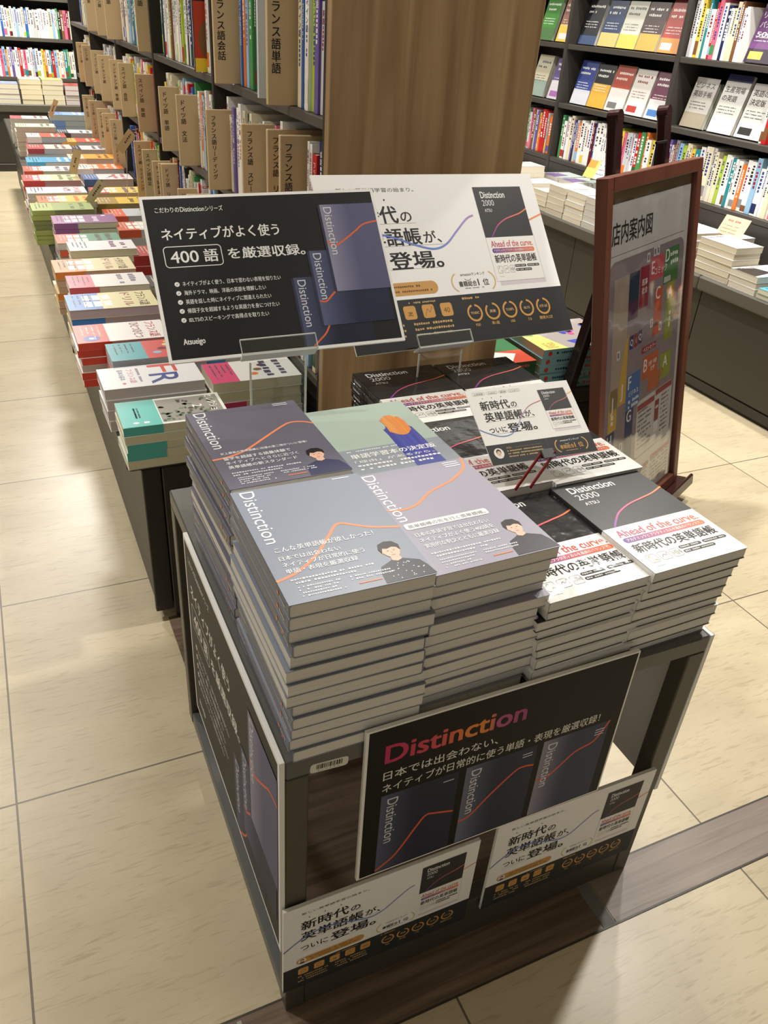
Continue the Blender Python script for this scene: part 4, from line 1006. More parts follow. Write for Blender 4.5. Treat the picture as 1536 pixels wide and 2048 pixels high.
# kraft price cards on wire stems between the piles
for k, (x, y, z, tl, wd_, ht_) in enumerate(((.135, 2.92, .575, .35, .03, .085), (.15, 2.50, .548, .75, .03, .085), (.16, 3.95, .64, .5, .022, .08), (.285, 2.62, .69, .75, .034, .08))):
    o = empty('price_card', (x, y, z)); M = Matrix.Rotation(tl*.4, 4, 'Z') @ Matrix(((1, 0, 0, 0), (0, 0, -1, 0), (0, 1, 0, 0), (0, 0, 0, 1))) @ Matrix.Rotation(-tl, 4, 'Z')
    mb = MB(); mb.bbox(-wd_/2, wd_/2, -ht_/2, ht_/2, -.0008, 0, .0002, (206, 184, 140) if k != 1 else (212, 206, 160), 'paper', M)
    Art().vgreek(-.004, .03, .008, .05, (90, 84, 70), 1).emit(mb, M, 'paper', .0001); mb.build('card', o)
    mb = MB(); mb.rod((0, .002, -ht_*.35), (-.02, .004, CT+.0004-z), .0011, .0011, (190, 190, 186), 'steel', 6); mb.build('stem', o)
    tag(o, ('kraft price card leaning over the red drill books', 'pale green price card leaning over the yellow books', 'small pinkish price card by the farthest blue books', 'kraft price card tilted before the Spanish divider cards')[k], 'price card', 'price cards on wire stems')
# ------------------------------------------------------------------ counter on the far side of the oak panel
c = empty('display_counter', (.752, .865, 0))
mb = MB(); mb.bbox(0, .40, 0, 1.5, CT-.038, CT, .006, (64, 62, 57), 'laminate'); mb.build('countertop', c)
mb = MB(); mb.bbox(.002, .375, .006, 1.49, .035, CT-.0385, .002, (54, 51, 45), 'laminate'); mb.build('cabinet', c)
mb = MB(); mb.bbox(.02, .36, .03, 1.47, .001, .0345, .002, (30, 28, 26), 'laminate'); mb.build('plinth', c)
tag(c, 'dark counter behind the map easel, right of the oak panel', 'counter')
def picture_art(w_, l_, seed):
    a = Art(); rr = random.Random(seed)
    a.rect(0, 0, w_, l_, (176, 168, 166), 0); a.poly([(0, 0), (w_*.3, 0), (w_*.12, l_), (0, l_)], (216, 226, 130), 1); a.poly([(0, l_*.55), (w_*.13, l_*.5), (w_*.1, l_), (0, l_)], (110, 150, 84), 2)
    a.poly([(w_*.16, l_*.62), (w_*.42, l_*.62), (w_*.38, l_*.95), (w_*.13, l_*.95)], (226, 224, 226), 3)
    for q in range(16):
        x, y = w_*rr.uniform(.5, .92), l_*rr.uniform(.2, .85); a.ell(x, y, w_*rr.uniform(.03, .07), l_*rr.uniform(.03, .09), rr.choice(((70, 80, 190), (226, 90, 150), (240, 200, 70), (60, 56, 120), (236, 224, 210), (230, 110, 70))), 3, 9)
    a.poly([(w_*.45, l_*.12), (w_*.9, l_*.18), (w_*.85, l_*.3), (w_*.4, l_*.24)], (70, 84, 190), 4)
    for q in range(4): a.greek(w_*.08, l_*(.05+.05*q), w_*.13, l_*.025, (226, 130, 60), 4)
    return a
random.seed(21)
def plain_pile(x, y, base, n, L, D, t_, col, pg, art, desc, where, group, spine=None, rz=0.0, edge='pages'):
    z = base+.0004
    for k in range(n):
        last = k == n-1
        o = empty('paperback_book', (x+random.uniform(-.003, .003), y+random.uniform(-.003, .003), z), rz+random.uniform(-.012, .012))
        mb = MB(); e = .0007
        mb.box(0, L, 0, D, 0, e, col, 'gloss'); mb.box(0, L, 0, D, t_-e, t_, col, 'gloss')
        if spine: mb.bbox(0, L, 0, .0012, 0, t_, .0004, spine, 'gloss')
        if spine:
            A = Art().ell(L*.08, t_*.5, t_*.3, t_*.3, (206, 70, 60), 1, 10)
            A.greek(L*.16, t_*.35, L*.36, t_*.32, (40, 70, 110), 1); A.greek(L*.56, t_*.3, L*.32, t_*.4, (200, 76, 84), 1)
            A.emit(mb, Matrix(((1, 0, 0, 0), (0, 0, -1, 0), (0, 1, 0, 0), (0, 0, 0, 1))), 'gloss', .0002)
        if last and art: art.emit(mb, Matrix.Translation((0, 0, t_)), 'gloss', .0001)
        mb.build('cover', o)
        mb = MB(); mb.box(.0008, L-.0008, .0014 if spine else .0008, D-.001, e+.0001, t_-e-.0001, pg, edge); mb.build('page_block', o)
        lab = '%s on top of %s' % (desc, where) if last else '%s, %s of %s' % (desc, ORD[n-1-k], where)
        if len(lab.split()) > 16: lab = lab.replace(' from the top', '')
        tag(o, lab, 'book', group); z += t_+.0004
plain_pile(.905, .882, CT, 5, .225, .17, .0195, (150, 200, 214), CREAM, picture_art(.225, .17, 4), 'light blue picture textbook', 'pile behind easel leg', 'light blue textbooks behind the easel', (140, 192, 206))
plain_pile(.765, .885, CT, 4, .125, .18, .0185, (46, 92, 62), (70, 110, 84), Art().rect(0, 0, .125, .18, (62, 112, 74), 0).rect(0, 0, .125, .07, (200, 78, 56), 1).poly([(.0, .02), (.06, .0), (.1, .05), (.05, .07)], (240, 226, 220), 2).ell(.03, .12, .02, .02, (90, 60, 50), 2, 10), 'green covered book', 'pile beside oak panel', 'green books beside the oak panel', (40, 84, 56))
plain_pile(.93, 1.075, CT, 4, .19, .15, .022, (214, 216, 206), CREAM, picture_art(.19, .15, 9), 'pale illustrated book', 'second pile behind easel leg', 'pale illustrated books behind the easel')
plain_pile(.785, 1.10, CT, 4, .13, .18, .019, (190, 60, 50), (214, 206, 196), None, 'red book', 'second pile beside oak panel', 'red books beside the oak panel')

# ------------------------------------------------------------------ map board on an easel
EO = Vector((.996, .668, .061)); rE = Vector((.892, .452, 0)); uE = Vector((-.085, .165, .983)); WE, HE = .53, .845
ME = frame(EO, rE, uE); mi = Matrix.Translation(-EO) @ ME
sign = empty('framed_map_board', EO)
BR = (112, 66, 52)
fwid = .030
for nm, (a0, a1, b0, b1) in (('frame_stile', (0, fwid, 0, HE)), ('frame_stile', (WE-fwid, WE, 0, HE)), ('frame_rail', (fwid, WE-fwid, 0, fwid)), ('frame_rail', (fwid, WE-fwid, HE-fwid, HE))):
    mb = MB(); mb.bbox(a0, a1, b0, b1, -.026, 0, .002, BR, 'frame_wood', mi); mb.build(nm, sign)
mb = MB(); mb.box(fwid, WE-fwid, fwid, HE-fwid, -.022, -.016, (150, 130, 96), 'paper', mi); mb.build('backing_panel', sign)
PW, PH = WE-2*fwid-.010, HE-2*fwid-.03
A = Art(); A.rect(0, 0, PW, PH, (214, 212, 212), 0)
def R(x0, x1, y0, y1, c, lay=3): A.rect(PW*x0, PH*(1-y1), PW*(x1-x0), PH*(y1-y0), c, lay)
def T(s, x, y, sz, c=WHITE, w=None, b=.02, al='l'): A.text(s, PW*x, PH*(1-y), sz, c, bold=b, w=w, al=al, lay=5)
T('店内案内図', .05, .105, .05, (52, 52, 52), PW*.46, .012)
R(.05, .95, .138, .1395, (120, 112, 112), 2)
A.rrect(PW*.035, PH*.165, PW*.93, PH*.68, .03, (148, 134, 142), 1)
R(.10, .27, .205, .60, (176, 160, 148)); R(.27, .39, .205, .29, (44, 62, 84)); R(.27, .39, .29, .345, (92, 50, 84)); R(.40, .51, .20, .325, (150, 44, 66)); T('医事', .425, .255, .016); T('社会', .425, .28, .016)
R(.52, .70, .185, .255, (208, 84, 98)); T('E', .535, .235, .042); T('コミック', .575, .24, .02, w=.075)
R(.70, .90, .175, .285, (74, 130, 76)); T('D', .71, .215, .042); A.greek(PW*.78, PH*.795, .05, .012, WHITE, 5); A.greek(PW*.79, PH*.770, .045, .012, WHITE, 5); R(.71, .80, .262, .28, (200, 204, 196), 4)
R(.60, .70, .285, .435, (206, 92, 58)); T('C', .61, .32, .042); R(.76, .87, .285, .475, (150, 160, 62)); T('A', .775, .335, .042); A.vgreek(PW*.81, PH*.62, .014, .05, WHITE, 5)
for (x, y, c, s) in ((.31, .425, (62, 58, 120), 'Q'), (.365, .425, (150, 60, 60), 'i'), (.415, .422, (62, 58, 120), 'Q')): R(x, x+.045, y-.03, y+.012, c); T(s, x+.022, y, .02, al='c')
A.poly([(PW*.20, PH*.40), (PW*.29, PH*.40), (PW*.29, PH*.62), (PW*.255, PH*.58), (PW*.215, PH*.50)], (212, 172, 72), 4)
R(.09, .19, .535, .67, (212, 172, 72)); T('J', .115, .60, .045); T('J', .225, .575, .045); A.vgreek(PW*.12, PH*.385, .014, .035, WHITE, 5)
R(.30, .47, .52, .635, (72, 116, 180)); T('F', .315, .565, .045); T('ビジネス', .33, .59, .014, w=.055); A.greek(PW*.33, PH*.385, .06, .01, WHITE, 5); A.greek(PW*.33, PH*.367, .06, .01, WHITE, 5)
R(.47, .66, .455, .475, (164, 50, 66)); T('ベストセラー', .49, .472, .013, w=.075)
R(.49, .70, .49, .565, (204, 104, 58)); T('B', .505, .54, .045); T('文庫・新書', .57, .528, .013, w=.05); T('文学', .60, .548, .013)
R(.58, .74, .565, .62, (196, 108, 66)); R(.73, .89, .515, .605, (154, 164, 66)); T('A', .775, .565, .042); T('O', .735, .59, .03, (214, 90, 80)); R(.60, .66, .39, .405, (148, 134, 142), 3)
R(.07, .17, .67, .92, (40, 58, 104)); T('H', .085, .715, .04); T('人文', .09, .735, .015); T('社会', .09, .757, .015); T('教育', .09, .785, .015); T('看護', .09, .835, .015); T('医学', .09, .865, .015)
R(.30, .40, .635, .85, (44, 62, 112)); T('G', .315, .675, .042); T('コンピュータ', .305, .735, .010, w=.042); R(.17, .40, .80, .875, (44, 62, 112)); T('理学書・工学書', .19, .845, .013, w=.085)
A.ell(PW*.20, PH*.105, .011, .014, (200, 150, 140), 4); A.ell(PW*.27, PH*.105, .011, .014, (200, 150, 140), 4); A.greek(PW*.2, PH*.075, .06, .01, (206, 190, 160), 4)
for (x, y) in ((.47, .165), (.55, .155), (.59, .155), (.56, .375), (.68, .40), (.16, .42), (.24, .73), (.025, .80), (.025, .83), (.025, .865)): R(x, x+.035, y, y+.028, (222, 220, 218), 4); R(x+.010, x+.025, y+.006, y+.022, (110, 104, 110), 5)
A.rrect(PW*.45, PH*.17, PW*.49, PH*.20, .012, (214, 212, 214), 3)
R(.455, .69, .645, .665, (166, 70, 74), 4); R(.70, .935, .632, .652, (166, 70, 74), 4)
for q in range(9): A.greek(PW*.47, PH*(.325-.016*q), .085 if q % 3 else .06, .006, (110, 104, 110), 5); A.greek(PW*.79, PH*(.33-.016*q), .05, .006, (140, 100, 104), 5)
R(.70, .76, .67, .76, (150, 60, 66), 4); R(.71, .75, .69, .70, (222, 220, 220), 5); R(.70, .76, .745, .785, (238, 238, 238), 5)
R(.42, .66, .875, .89, (166, 70, 74), 3); R(.68, .96, .865, .88, (166, 70, 74), 3)
for q in range(7):
    A.greek(PW*.42, PH*(.10-.014*q), .10, .006, (120, 116, 120), 3); A.greek(PW*.69, PH*(.11-.014*q), .12, .007, (96, 92, 98), 3)
R(.42, .66, .955, .968, (166, 70, 74), 4)
mp_ = Matrix.Translation((fwid+.005, fwid+.004, -.0135)) @ Matrix.Identity(4)
mb = MB(); mb.box(0, PW, 0, PH, -.0012, -.0002, (214, 212, 212), 'gloss', mi @ mp_); A.emit(mb, mi @ mp_, 'gloss', .0001); mb.build('map_poster', sign)
mb = MB(); mb.box(fwid, WE-fwid, fwid, HE-fwid, -.0095, -.0085, (240, 240, 240), 'clear_sheet', mi); mb.build('clear_sheet', sign)
tag(sign, 'brown wooden framed store map with coloured floor plan on the easel', 'sign')
easel = empty('easel', (EO.x, EO.y+.1, 0)); eo = Vector(easel.location)
def E_(x, y, off): return ME @ Vector((x, y, -off))-eo
LEG = (62, 36, 36)
for x in (.105, .395):
    top = E_(x+(.02 if x < .2 else -.012), HE+.105, .046); bot = E_(x-(.02 if x < .2 else -.02), -.058, .046)
    mb = MB(); mb.beam(bot, top, .032, .024, rE, LEG, 'lacquer', .004)
    mb.rod(top+Vector((0, 0, -.002))-Vector(mi.to_3x3() @ Vector((0, 0, .012))), top+Vector((0, 0, -.002))+Vector(mi.to_3x3() @ Vector((0, 0, .012))), .016, .016, LEG, 'lacquer', 18); mb.build('leg', easel)
p1, p2 = Vector((1.018, .872, .638)), Vector((.963, .848, .437)); d = (p2-p1)/(p1.z-p2.z)
bot = p2+d*(p2.z-.012); top = p1-d*.13
mb = MB(); mb.beam(Vector((.862, .808, .004))-eo, top-eo, .022, .030, (1, 0, 0), (40, 26, 26), 'lacquer', .003); mb.build('rear_leg', easel)
mb = MB(); mb.bbox(-.03, WE+.035, -.020, -.0015, -.034, .030, .004, LEG, 'lacquer', Matrix.Translation(-eo) @ ME); mb.bbox(-.03, WE+.035, -.020, .012, .024, .034, .003, LEG, 'lacquer', Matrix.Translation(-eo) @ ME); mb.build('ledge', easel)
mb = MB(); mb.beam(E_(.10, HE-.12, .046)+Vector((0, 0, 0)), E_(.40, HE-.12, .046), .03, .014, uE, LEG, 'lacquer', .003); mb.build('crossbar', easel)
mb = MB(); q = E_(.34, HE+.03, .024)
for dx in (0, .05): mb.rod(E_(.31+dx, HE-.01, .033), E_(.31+dx, HE+.045, .03), .003, .003, (30, 30, 32), 'gloss', 8)
mb.rod(E_(.305, HE+.045, .03), E_(.365, HE+.045, .03), .003, .003, (30, 30, 32), 'gloss', 8); mb.build('top_clip', easel)
tag(easel, 'dark red-brown wooden easel holding the store map', 'easel')

# ------------------------------------------------------------------ wall of bookcases on the right
RX = 2.45; RZ = [.56, .805, 1.055, 1.30]
RB = [1.60, 2.375, 3.15, 3.925, 4.70]
BN = ['rightmost', 'second', 'third', 'fourth']
for i in range(4):
    y0, y1 = RB[i], RB[i+1]; b = empty('bookcase', (RX, y0, 0)); W_ = y1-y0
    mb = MB(); mb.bbox(-.004, .27, -.011, .011, .001, 1.62, .002, (64, 60, 56), 'laminate'); mb.build('upright', b)
    if i == 3: mb = MB(); mb.bbox(-.004, .27, W_-.011, W_+.011, .001, 1.62, .002, (64, 60, 56), 'laminate'); mb.build('upright', b)
    mb = MB(); mb.box(.255, .268, .012, W_-.012, .001, 1.62, (46, 43, 42), 'laminate'); mb.build('back_panel', b)
    for z in RZ+[1.60]:
        mb = MB(); mb.bbox(0, .254, .012, W_-.012, z-.022, z-.0005, .002, (72, 68, 63), 'laminate'); mb.build('shelf', b)
    mb = MB(); mb.box(0, .02, .012, W_-.012, .001, .537, (60, 57, 53), 'laminate'); mb.build('base_panel', b)
    tag(b, '%s dark bookcase bay of the right hand wall' % BN[i] if i == 0 else '%s dark bookcase bay from the right, right hand wall' % BN[i], 'bookcase', 'bookcase bays of the right wall')
b = empty('bookcase', (RX, .825, 0))
mb = MB(); mb.bbox(-.004, .27, -.011, .011, .001, 1.62, .002, (64, 60, 56), 'laminate'); mb.build('upright', b)
mb = MB(); mb.box(.255, .268, .012, .763, .001, 1.62, (46, 43, 42), 'laminate'); mb.build('back_panel', b)
for z in RZ+[1.60]:
    mb = MB(); mb.bbox(0, .254, .012, .763, z-.022, z-.0005, .002, (72, 68, 63), 'laminate'); mb.build('shelf', b)
tag(b, 'dark bookcase bay cut by the right edge of the photo', 'bookcase', 'bookcase bays of the right wall')
OUT, ALONG = (-1, 0, 0), (0, -1, 0)
random.seed(31)
def spines(bay, z, ya, yb, cols, row, _='', extra=''):
    hlo, hhi = .165, .2
    """upright books from ya (near the right edge of the bay) to yb"""
    y = ya; k = 0
    while True:
        nm = cols[k] if k < len(cols) else pick()[0]
        t_ = random.uniform(.011, .026)
        if y+t_ > yb: break
        shelf_book('paperback', (RX+.016+random.uniform(0, .008), y+t_, z+.0003), OUT, ALONG, random.uniform(hlo, hhi), t_, .135, nm, PD[nm], '%s book standing %s from right, %s, %s' % (nm, ORDN[k], row, extra or bay), 'book', 'upright books, %s, %s' % (row, bay))
        y += t_+.0008; k += 1
BB = ['rightmost bay', 'second bay from right', 'third bay from right']
def cv(c1, c2=None, c3=None, frac=.35, ink=(240, 240, 236), title=None):
    w_, h_ = .128, .185
    a = Art().rect(0, 0, w_, h_, c1, 0)
    if c2: a.rect(0, 0, w_, h_*frac, c2, 1)
    if c3: a.rect(w_*.1, h_*.06, w_*.5, h_*.14, c3, 2)
    if title:
        for q, s in enumerate(title): a.text(s, w_*.08, h_*(.80-.17*q), h_*.13, ink, w=w_*min(.85, .2*len(s)), bold=.02, lay=3)
    else:
        a.greek(w_*.1, h_*.82, w_*.8, h_*.06, ink, 3); a.greek(w_*.1, h_*.70, w_*.6, h_*.06, ink, 3)
    for q in range(3): a.greek(w_*.1, h_*(.5-.06*q), w_*.7, h_*.022, ink, 3)
    return a
def row_face(items, z, bay, row, group):
    for k, (y, art, col, desc, n, h_) in enumerate(items):
        faceout('paperback', (RX+.035, y+.128, z+.0006), OUT, ALONG, .128, h_ or .185, .016, .24, art, col, '%s face out on %s, %s' % (desc, row, bay), 'book', group, n)
# second bay (behind the easel tops)
row_face([(2.425, cv((176, 56, 50), (226, 150, 70), (244, 240, 232), .3), (110, 36, 40), 'red book with pale figure', 3, .2), (2.566, cv((70, 46, 46), (206, 170, 70), None, .35), (60, 44, 46), 'dark brown book', 2, None),
          (2.70, cv((216, 216, 206), (226, 206, 90), None, .3, (90, 100, 90)), (40, 60, 48), 'pale book with yellow base', 2, None), (2.835, cv((40, 62, 104), (226, 196, 120), None, .3), (44, 56, 80), 'navy book', 2, None), (2.985, cv((28, 30, 38), (60, 80, 120), None, .2), (220, 220, 216), 'black book', 1, .2)],
         RZ[2], BB[1], 'upper shelf', 'face-out books on upper shelf')
row_face([(2.42, cv((112, 44, 78), (226, 226, 226), (70, 130, 200), .42), (120, 116, 114), 'maroon and white book', 1, None), (2.56, cv((232, 228, 224), (236, 234, 230), (190, 60, 50), .4, (150, 60, 50)), (110, 110, 110), 'white book with red corner', 3, None), (2.70, cv((178, 74, 56), (232, 228, 224), (120, 120, 120), .52, (240, 230, 220)), (150, 110, 60), 'red over white book', 1, .19),
          (2.835, cv((40, 40, 44), (224, 176, 66), None, .55), (40, 40, 44), 'black and yellow book', 1, .175), (2.97, cv((56, 74, 150), (212, 216, 226), None, .35), (60, 70, 120), 'blue book', 2, .19), (3.01, None, None, None, 0, None)][:5],
         RZ[1], BB[1], 'middle shelf', 'face-out books on middle shelf')
spines(BB[1], RZ[0], 2.39, 3.13, ['white', 'yellow', 'white', 'orange', 'green', 'red', 'white', 'pale grey', 'pale grey', 'pale grey', 'pink', 'yellow', 'lime', 'dark green', 'navy', 'white', 'white', 'white', 'white', 'white', 'white', 'white', 'blue', 'maroon', 'white'], 'lower shelf')
# rightmost bay
row_face([(1.935, cv((112, 70, 124), (60, 50, 66), (226, 190, 90), .25, (244, 240, 246), ['リアル', 'パターン', '500+']), (200, 200, 200), 'purple book lettered 500+', 1, .2), (1.78, cv((206, 206, 204), (150, 150, 150), None, .2, (60, 60, 60)), (196, 196, 194), 'grey book', 1, .2)], RZ[2], BB[0], 'upper shelf', 'face-out books on upper shelf')
spines(BB[0], RZ[2], 2.075, 2.36, ['white', 'white', 'brown', 'cream', 'cream', 'white', 'navy', 'white', 'pink', 'red', 'white', 'teal'], 'upper shelf')
spines(BB[0], RZ[2], 1.62, 1.775, ['grey', 'white', 'black', 'white', 'cream'], 'upper shelf', '', 'nearest the photo edge')
row_face([(2.19, cv((196, 192, 186), (160, 150, 130), None, .3, (70, 66, 60), ['ビジネス', '英語手帳']), (80, 130, 100), 'grey book with green top', 2, .17), (2.03, cv((224, 224, 220), None, None, .3, (50, 50, 50), ['生産現場', 'の英語']), (60, 66, 110), 'white book on factory English', 1, .21), (1.885, cv((222, 222, 218), None, (40, 40, 40), .4, (40, 40, 40), ['英語の', '決定版']), (200, 200, 200), 'white book with black title bar', 1, .19), (1.705, cv((36, 134, 132), (96, 66, 60), (226, 200, 70), .3, (240, 240, 236), ['その英文']), (220, 70, 60), 'teal book with brown band', 1, .19)], RZ[1], BB[0], 'middle shelf', 'face-out books on middle shelf')
spines(BB[0], RZ[1], 1.838, 1.880, ['red', 'white'], 'middle shelf')
spines(BB[0], RZ[0], 1.62, 2.36, ['teal', 'cream', 'navy', 'green', 'white', 'cream', 'white', 'cream', 'white', 'white', 'white', 'light blue', 'white', 'white', 'orange', 'white', 'white', 'teal', 'white', 'white', 'lime', 'cream', 'cream'], 'lower shelf')
# third bay, half hidden by the oak panel
row_face([(3.17, cv((150, 110, 96), (236, 206, 90), (240, 240, 240), .4, (244, 236, 220)), (60, 120, 60), 'brown book with yellow card', 2, .2), (3.33, cv((70, 140, 60), (80, 120, 70), None, .3), (60, 120, 60), 'green book', 1, .2)], RZ[2], BB[2], 'upper shelf', 'face-out books on upper shelf')
row_face([(3.17, cv((110, 96, 150), (226, 222, 232), (180, 120, 190), .45), (110, 100, 110), 'violet and white book', 2, .185), (3.34, cv((206, 200, 176), (150, 170, 160), None, .4, (90, 100, 120)), (200, 196, 180), 'cream book with grey base', 2, .19)], RZ[1], BB[2], 'middle shelf', 'face-out books on middle shelf')
spines(BB[2], RZ[0], 3.165, 3.6, ['cream', 'cream', 'orange', 'pale grey', 'red', 'red', 'orange', 'yellow', 'purple'], 'lower shelf')
# counter in front of the right wall
for i, (ya, yb) in enumerate(((.3, 1.60), (1.60, 3.14), (3.14, 4.69))):
    c = empty('display_counter', (2.08, ya, 0)); D_ = yb-ya-.002
    mb = MB(); mb.bbox(-.012, .362, 0, D_, CT-.048, CT, .006, (86, 82, 74), 'laminate'); mb.build('countertop', c)
    mb = MB(); mb.bbox(.025, .362, .001, D_/2-.0015, .055, CT-.056, .001, (58, 55, 47), 'laminate'); mb.build('door', c)
    mb = MB(); mb.bbox(.025, .362, D_/2+.0015, D_-.001, .055, CT-.056, .001, (58, 55, 47), 'laminate'); mb.build('door', c)
    mb = MB(); mb.bbox(.034, .362, .001, D_-.001, .0475, .0545, .001, (20, 19, 18), 'laminate'); mb.bbox(.030, .362, .001, D_-.001, .014, .047, .001, (54, 51, 45), 'laminate'); mb.bbox(.04, .362, .001, D_-.001, .001, .0135, .001, (20, 19, 18), 'laminate'); mb.build('plinth', c)
    tag(c, ('dark counter under the right bookcases, cut by right photo edge', 'dark counter under the right bookcases, behind the store map', 'dark counter under the right bookcases, farthest from camera')[i], 'counter', 'low counters of the right wall')
random.seed(41)
def art_top(c1, c2, L, D, s=None):
    a = Art().rect(0, 0, L, D, c1, 0)
    if c2: a.poly([(0, D*.1), (L*.6, D*.3), (L*.5, D*.8), (0, D*.9)], c2, 1)
    if s: a.text(s, L*.5, D*.3, L*.22, (40, 50, 60), lay=3)
    a.greek(L*.1, D*.86, L*.6, D*.06, (90, 90, 96), 3); return a
# (y, x, n, thickness, L along x, D along y, cover, pages, top art colours, words)
rp = [(1.02, 2.075, 4, .021, .125, .175, (222, 100, 60), CREAM, ((224, 110, 66), (232, 226, 220)), 'orange-topped book', 'pile at right photo edge'),
      (1.215, 2.072, 2, .016, .185, .125, (92, 172, 206), (214, 206, 180), ((96, 178, 210), None), 'sky blue cover book', 'pile next to right photo edge'),
      (1.352, 2.078, 3, .020, .17, .12, (234, 232, 230), (212, 206, 190), ((236, 234, 232), (60, 52, 52)), 'white book with dark photo', 'pile right of the map'),
      (1.48, 2.082, 6, .020, .125, .17, (224, 222, 220), (214, 204, 180), ((228, 226, 226), None), 'white book', 'tall pile right of the map'),
      (1.02, 2.24, 3, .018, .18, .125, (196, 206, 190), (196, 200, 190), ((196, 204, 186), (150, 190, 90)), 'pale green book', 'rear pile at right photo edge'),
      (1.16, 2.27, 4, .018, .17, .125, (176, 110, 80), (196, 196, 194), ((182, 112, 84), (214, 206, 226)), 'copper cover book', 'rear pile behind blue cover'),
      (1.30, 2.26, 3, .018, .17, .125, (180, 196, 90), (200, 200, 190), ((186, 202, 96), (236, 236, 230)), 'lime cover book', 'rear pile below peach card')]
for (y, x, n, t_, L, D, cc, pg, (a1, a2), desc, where) in rp:
    plain_pile(x, y, CT, n, L, D, t_, cc, pg, art_top(a1, a2, L, D, '100' if 'sky' in desc else None), desc, where, 'books in the '+where)
y = 1.68; k = 0
FR_ = ['nearest', 'second', 'third', 'fourth', 'fifth', 'sixth', 'seventh', 'eighth', 'ninth', 'tenth', 'eleventh', 'twelfth', '13th', '14th', '15th', '16th', '17th', '18th']
while y < 3.55:
    n = random.choice((4, 5, 5, 6)); t_ = random.choice((.020, .024, .018)); D = random.choice((.118, .125, .13))
    cc = random.choice(((228, 226, 226), (222, 224, 228), (226, 222, 214), (206, 212, 220)))
    plain_pile(2.085, y, CT, n, .15, D, t_, cc, random.choice(((226, 216, 192), (214, 204, 184), (206, 200, 188))), art_top(cc, None, .15, D), 'pale cover book', '%s front pile left of the map' % FR_[k], 'books in %s front pile left of the map' % FR_[k], None, 0, 'pages')
    y += D+.006; k += 1
y = 1.70; k = 0
while y < 3.55:
    n = random.choice((3, 4, 5)); t_ = random.choice((.018, .022)); D = .125
    cc = random.choice(((214, 220, 226), (232, 230, 228), (216, 206, 200), (120, 120, 126), (200, 214, 210)))
    plain_pile(2.255, y, CT, n, .16, D, t_, cc, (210, 206, 196), art_top(cc, random.choice((None, (236, 234, 230), (130, 100, 160))), .16, D), 'pale cover book', '%s rear pile left of the map' % FR_[k], 'books in %s rear pile left of the map' % FR_[k])
    y += D+.01; k += 1
def clip_card(name, P, r, u, w_, h_, col, art, base, label, stem=(200, 210, 206)):
    M = frame(P, r, u); o = empty(name, P); mi = Matrix.Translation(-Vector(P)) @ M
    mb = MB(); mb.bbox(0, w_, 0, h_, -.001, 0, .0002, col, 'paper', mi); art.emit(mb, mi, 'paper', .0001); mb.build('card', o)
    q = M @ Vector((w_*.5, .002, -.004)); p = Vector(P)
    mb = MB(); mb.bbox(q.x-.012-p.x, q.x+.012-p.x, q.y-.001-p.y, q.y+.001-p.y, base-p.z, q.z+.004-p.z, .0004, stem, 'acrylic'); mb.build('stem', o)
    tag(o, label, 'sign')
a = Art(); a.greek(.012, .062, .07, .009, (210, 90, 70), 1)
for q in range(3): a.greek(.008, .046-q*.012, .075, .004, (150, 110, 84), 1)
a.greek(.02, .008, .05, .006, (60, 50, 44), 1)
clip_card('promotion_card', (2.2, 1.705, .519), (0, -1, .02), (.45, 0, .87), .117, .083, (236, 196, 160), a, CT+.056, 'peach coloured handwritten card standing on the right counter')
a = Art().rect(0, 0, .07, .08, (222, 206, 110), 1).rect(.0, .045, .05, .035, (232, 150, 70), 2).rect(.07, 0, .055, .08, (236, 236, 234), 1)
for q in range(3): a.greek(.072, .06-.02*q, .045, .008, (120, 120, 130), 2)
clip_card('promotion_card', (2.30, 2.655, .552), (.1, -1, .02), (.5, 0, .87), .125, .078, (236, 234, 226), a, CT+.09, 'small yellow and white card beside the easel top, right wall')

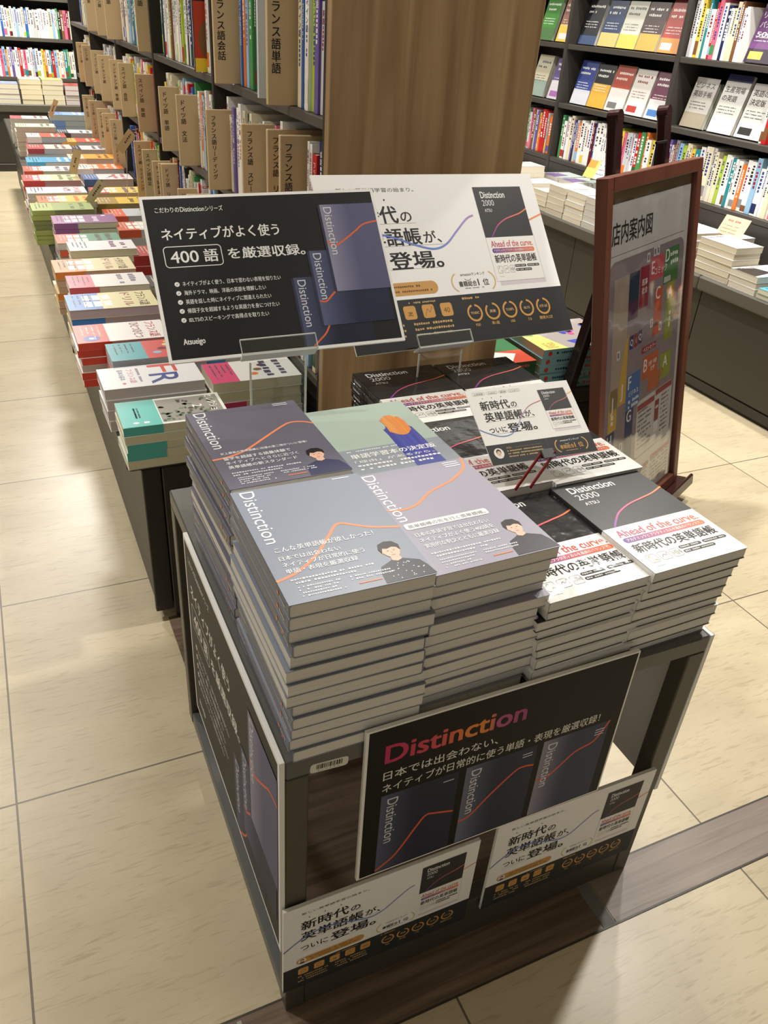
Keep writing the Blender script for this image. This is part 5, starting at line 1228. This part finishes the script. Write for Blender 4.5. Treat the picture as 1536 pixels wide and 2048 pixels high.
# ------------------------------------------------------------------ bookcase on the far wall
FY = 6.4
for i, x0 in enumerate((-.92, -.152)):
    b = empty('bookcase', (x0, FY, 0)); W_ = .768
    for x in (0, W_-.018):
        mb = MB(); mb.bbox(x, x+.018, 0, .25, .001, 1.62, .001, (62, 58, 52), 'laminate'); mb.build('upright', b)
    mb = MB(); mb.box(.018, W_-.018, .238, .25, .001, 1.62, (44, 41, 38), 'laminate'); mb.build('back_panel', b)
    for z in (.56, .806, 1.05, 1.30):
        mb = MB(); mb.bbox(.0185, W_-.0185, .002, .237, z-.022, z-.0005, .001, (86, 82, 72), 'laminate'); mb.build('shelf', b)
    mb = MB(); mb.box(.0185, W_-.0185, .004, .02, .001, .537, (78, 73, 66), 'laminate'); mb.build('base_panel', b)
    tag(b, ('far wall bookcase bay cut by the left photo edge', 'far wall bookcase bay beside the language bookcase end')[i], 'bookcase', 'bookcase bays of the far wall')
random.seed(51)
for z, row, seqc in ((.806, 'upper far shelf', ['white']*6+['white', 'cream', 'white', 'orange', 'white', 'white', 'blue', 'white', 'pale grey', 'cream', 'white', 'white']), (.56, 'lower far shelf', ['light blue', 'white', 'white', 'purple', 'white', 'orange', 'yellow', 'green', 'red', 'white', 'pink', 'light blue', 'orange', 'white', 'purple', 'white', 'white', 'red', 'white', 'pink', 'white', 'white', 'pale grey', 'light blue', 'white', 'white', 'yellow', 'orange'])):
    x = -.130; k = 0
    while x < .575:
        t_ = random.uniform(.012, .021); nm = seqc[k] if k < len(seqc) else pick()[0]
        shelf_book('bookcase_book', (x, FY+.012, z+.0003), (0, -1, 0), (1, 0, 0), random.uniform(.165, .185), t_, .13, nm, PD[nm], '%s book standing %s from left on %s' % (nm, ORDN[k], row), 'book', 'books on the '+row)
        x += t_+.0008; k += 1
c = empty('display_counter', (-1.25, 6.03, 0))
mb = MB(); mb.bbox(0, 2.3, -.006, .362, CT-.034, CT+.014, .004, (84, 80, 70), 'laminate'); mb.build('countertop', c)
mb = MB(); mb.bbox(.01, 2.3, .014, .362, .05, CT-.035, .002, (52, 48, 42), 'laminate'); mb.build('cabinet', c)
mb = MB(); mb.bbox(.01, 2.3, .004, .362, .001, .049, .002, (46, 42, 38), 'laminate'); mb.build('plinth', c)
tag(c, 'dark counter under the far wall bookcases', 'counter')
for k, (x, n, cc, pg, d) in enumerate(((-.16, 3, (232, 226, 220), (226, 216, 186), 'cream book'), (-.02, 4, (150, 170, 210), (226, 218, 196), 'blue-topped thick book'), (.125, 5, (232, 224, 190), (228, 218, 186), 'cream-topped thick book'), (.265, 5, (206, 200, 130), (222, 214, 190), 'yellow-banded thick book'), (.41, 4, (176, 70, 66), (206, 200, 196), 'red-topped book'))):
    plain_pile(x, 6.045, CT+.0145, n, .135, .18, .030, cc, pg, None, d, '%s pile on far counter' % FR_[k], 'books in %s pile on far counter' % FR_[k])
